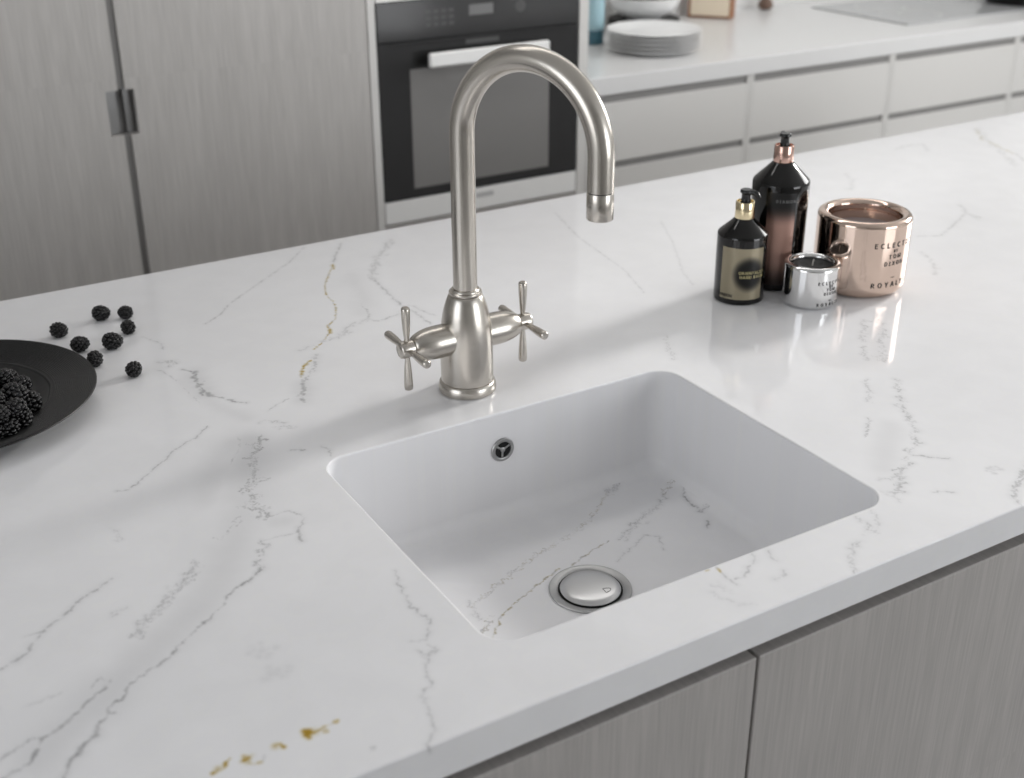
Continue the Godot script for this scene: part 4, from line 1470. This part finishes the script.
# ------------------------------------------------------------------ things on the rear worktop
func back_items() -> void:
	var st: SurfaceTool
	# stack of plates
	var c := Vector3(2.394, WORKTOP, -3.135)
	var where := ["lowest", "second lowest", "middle", "second highest", "topmost"]
	for k in 5:
		var y := k * 0.0125
		st = start()
		lathe(st, [Vector2(0, 0.0015), Vector2(0.080, 0.0015), Vector2(0.082, 0), Vector2(0.088, 0), Vector2(0.092, 0.0025), Vector2(0.128, 0.0105), Vector2(0.1455, 0.0150), Vector2(0.1470, 0.0165), Vector2(0.1455, 0.0178), Vector2(0.128, 0.0140), Vector2(0.100, 0.0060), Vector2(0.090, 0.0048), Vector2(0, 0.0046)], 64)
		var o := obj(st, numbered("dinner_plate"), "porcelain")
		o.position = c + Vector3(0, y, 0)
		tag(o, "white dinner plate, %s of the stack on the rear worktop" % where[k], "plate", "stacked white plates")
	# dark board with a white bowl of dark fruit
	c = Vector3(2.588, WORKTOP, -3.452)
	st = start()
	lathe(st, [Vector2(0, 0), Vector2(0.118, 0), Vector2(0.120, 0.002), Vector2(0.120, 0.038), Vector2(0.118, 0.040), Vector2(0, 0.040)], 48)
	var board := obj(st, "serving_board", "slate")
	board.position = c
	tag(board, "round black board under the white fruit bowl", "board")
	var bowl := thing("fruit_bowl", "white bowl on the black board, filled with dark red-brown fruit", "bowl", c + Vector3(0, 0.040, 0))
	st = start()
	lathe(st, [Vector2(0, 0), Vector2(0.060, 0), Vector2(0.064, 0.004), Vector2(0.090, 0.018), Vector2(0.112, 0.040), Vector2(0.1235, 0.066), Vector2(0.1255, 0.070), Vector2(0.1240, 0.072), Vector2(0.1190, 0.066), Vector2(0.107, 0.042), Vector2(0.086, 0.022), Vector2(0.058, 0.010), Vector2(0, 0.009)], 64)
	obj(st, "dish", "porcelain", bowl)
	var rng := RandomNumberGenerator.new()
	rng.seed = 4
	var fruit := SphereMesh.new()
	fruit.radial_segments = 20
	fruit.rings = 12
	fruit.radius = 0.026
	fruit.height = 0.048
	for ring in [[7, 0.072, 0.062], [4, 0.030, 0.068], [1, 0.0, 0.098]]:
		for k in ring[0]:
			var a: float = TAU * k / ring[0] + ring[1] * 9.0
			var o := MeshInstance3D.new()
			o.name = numbered("plum")
			o.mesh = fruit
			o.material_override = M["dark_fruit"]
			add_child(o)
			o.position = c + Vector3(cos(a) * ring[1], 0.040 + ring[2], sin(a) * ring[1])
			tag(o, "dark red-brown round fruit in the white bowl", "fruit", "fruit in the white bowl")
	# teal bottle
	c = Vector3(2.300, WORKTOP, -3.33)
	var t := thing("glass_bottle", "pale teal bottle with a darker foot standing beside the oven cabinet", "bottle", c)
	st = start()
	lathe(st, [Vector2(0, 0), Vector2(0.031, 0), Vector2(0.034, 0.003), Vector2(0.0345, 0.045), Vector2(0, 0.045)], 40)
	obj(st, "foot", "teal_base", t)
	st = start()
	lathe(st, [Vector2(0, 0.045), Vector2(0.0345, 0.045), Vector2(0.0345, 0.160), Vector2(0.032, 0.180), Vector2(0.018, 0.205), Vector2(0.014, 0.215), Vector2(0.014, 0.260), Vector2(0.016, 0.262), Vector2(0.016, 0.270), Vector2(0, 0.270)], 40)
	obj(st, "flask", "teal_glass", t)
	# cutting board leaning on the wall, turned a little
	var l := on_y(686.5, 17.5, WORKTOP)
	var r := on_y(731.0, 20.0, WORKTOP)
	var mid := (l + r) / 2
	var wd := l.distance_to(r)
	var yaw := atan2(-(r.z - l.z), r.x - l.x)
	var wb := thing("bread_box", "pale wooden box with brown edges behind the white plates", "box", mid)
	wb.rotation.y = yaw
	st = start()
	box(st, Vector3(-wd / 2, 0.0, -0.060), Vector3(wd / 2, 0.17, -0.004), 0.004)
	obj(st, "case", "wood_edge", wb)
	st = start()
	box(st, Vector3(-wd / 2 + 0.012, 0.010, -0.0045), Vector3(wd / 2 - 0.010, 0.160, 0.0), 0.001)
	obj(st, "face_panel", "wood_pale", wb)
	# small brown fig
	var fp := on_y(765, 9.5, WORKTOP)
	var fig := thing("fig", "small brown fig lying on the rear worktop by the wooden box", "fruit", fp)
	st = start()
	lathe(st, [Vector2(0, 0), Vector2(0.014, 0.001), Vector2(0.026, 0.008), Vector2(0.029, 0.018), Vector2(0.024, 0.030), Vector2(0.012, 0.042), Vector2(0.006, 0.050), Vector2(0.005, 0.056), Vector2(0, 0.057)], 28)
	obj(st, "flesh", "fig_brown", fig)
	st = start()
	tube(st, [Vector3(0, 0.055, 0), Vector3(0.002, 0.062, 0), Vector3(0.006, 0.068, 0)], [0.0035, 0.003, 0.002], 8)
	obj(st, "stem", "wood_edge", fig)
	# hob with a black frying pan
	var hx := 3.395
	var hob := thing("hob", "glass hob let into the rear worktop, wall reflection painted into its colour", "hob", Vector3(hx, WORKTOP, -3.50))
	st = start()
	box(st, Vector3(0, 0, 0), Vector3(0.76, 0.005, 0.47), 0.0015)
	obj(st, "glass_plate", "hob_sheen", hob)
	for z in [[0.20, 0.15, 0.09], [0.56, 0.15, 0.10], [0.20, 0.34, 0.075]]:
		st = start()
		lathe(st, [Vector2(z[2] - 0.002, 0.005), Vector2(z[2], 0.005), Vector2(z[2], 0.0053), Vector2(z[2] - 0.002, 0.0053)], 48, Transform3D(Basis.IDENTITY, Vector3(z[0], 0, z[1])))
		obj(st, "zone_mark", "hob_print", hob)
	var pan := thing("frying_pan", "black frying pan standing on the glass hob", "pan", Vector3(4.115, WORKTOP + 0.0055, -3.165))
	st = start()
	lathe(st, [Vector2(0, 0), Vector2(0.105, 0), Vector2(0.112, 0.004), Vector2(0.135, 0.044), Vector2(0.138, 0.046), Vector2(0.137, 0.048), Vector2(0.132, 0.045), Vector2(0.108, 0.007), Vector2(0, 0.005)], 56)
	obj(st, "dish", "pan_black", pan)
	st = start()
	tube(st, [Vector3(-0.06, 0.036, 0.115), Vector3(-0.085, 0.046, 0.150), Vector3(-0.13, 0.055, 0.22), Vector3(-0.16, 0.058, 0.27)], [0.007, 0.009, 0.011, 0.009], 12)
	obj(st, "handle", "pan_black", pan)
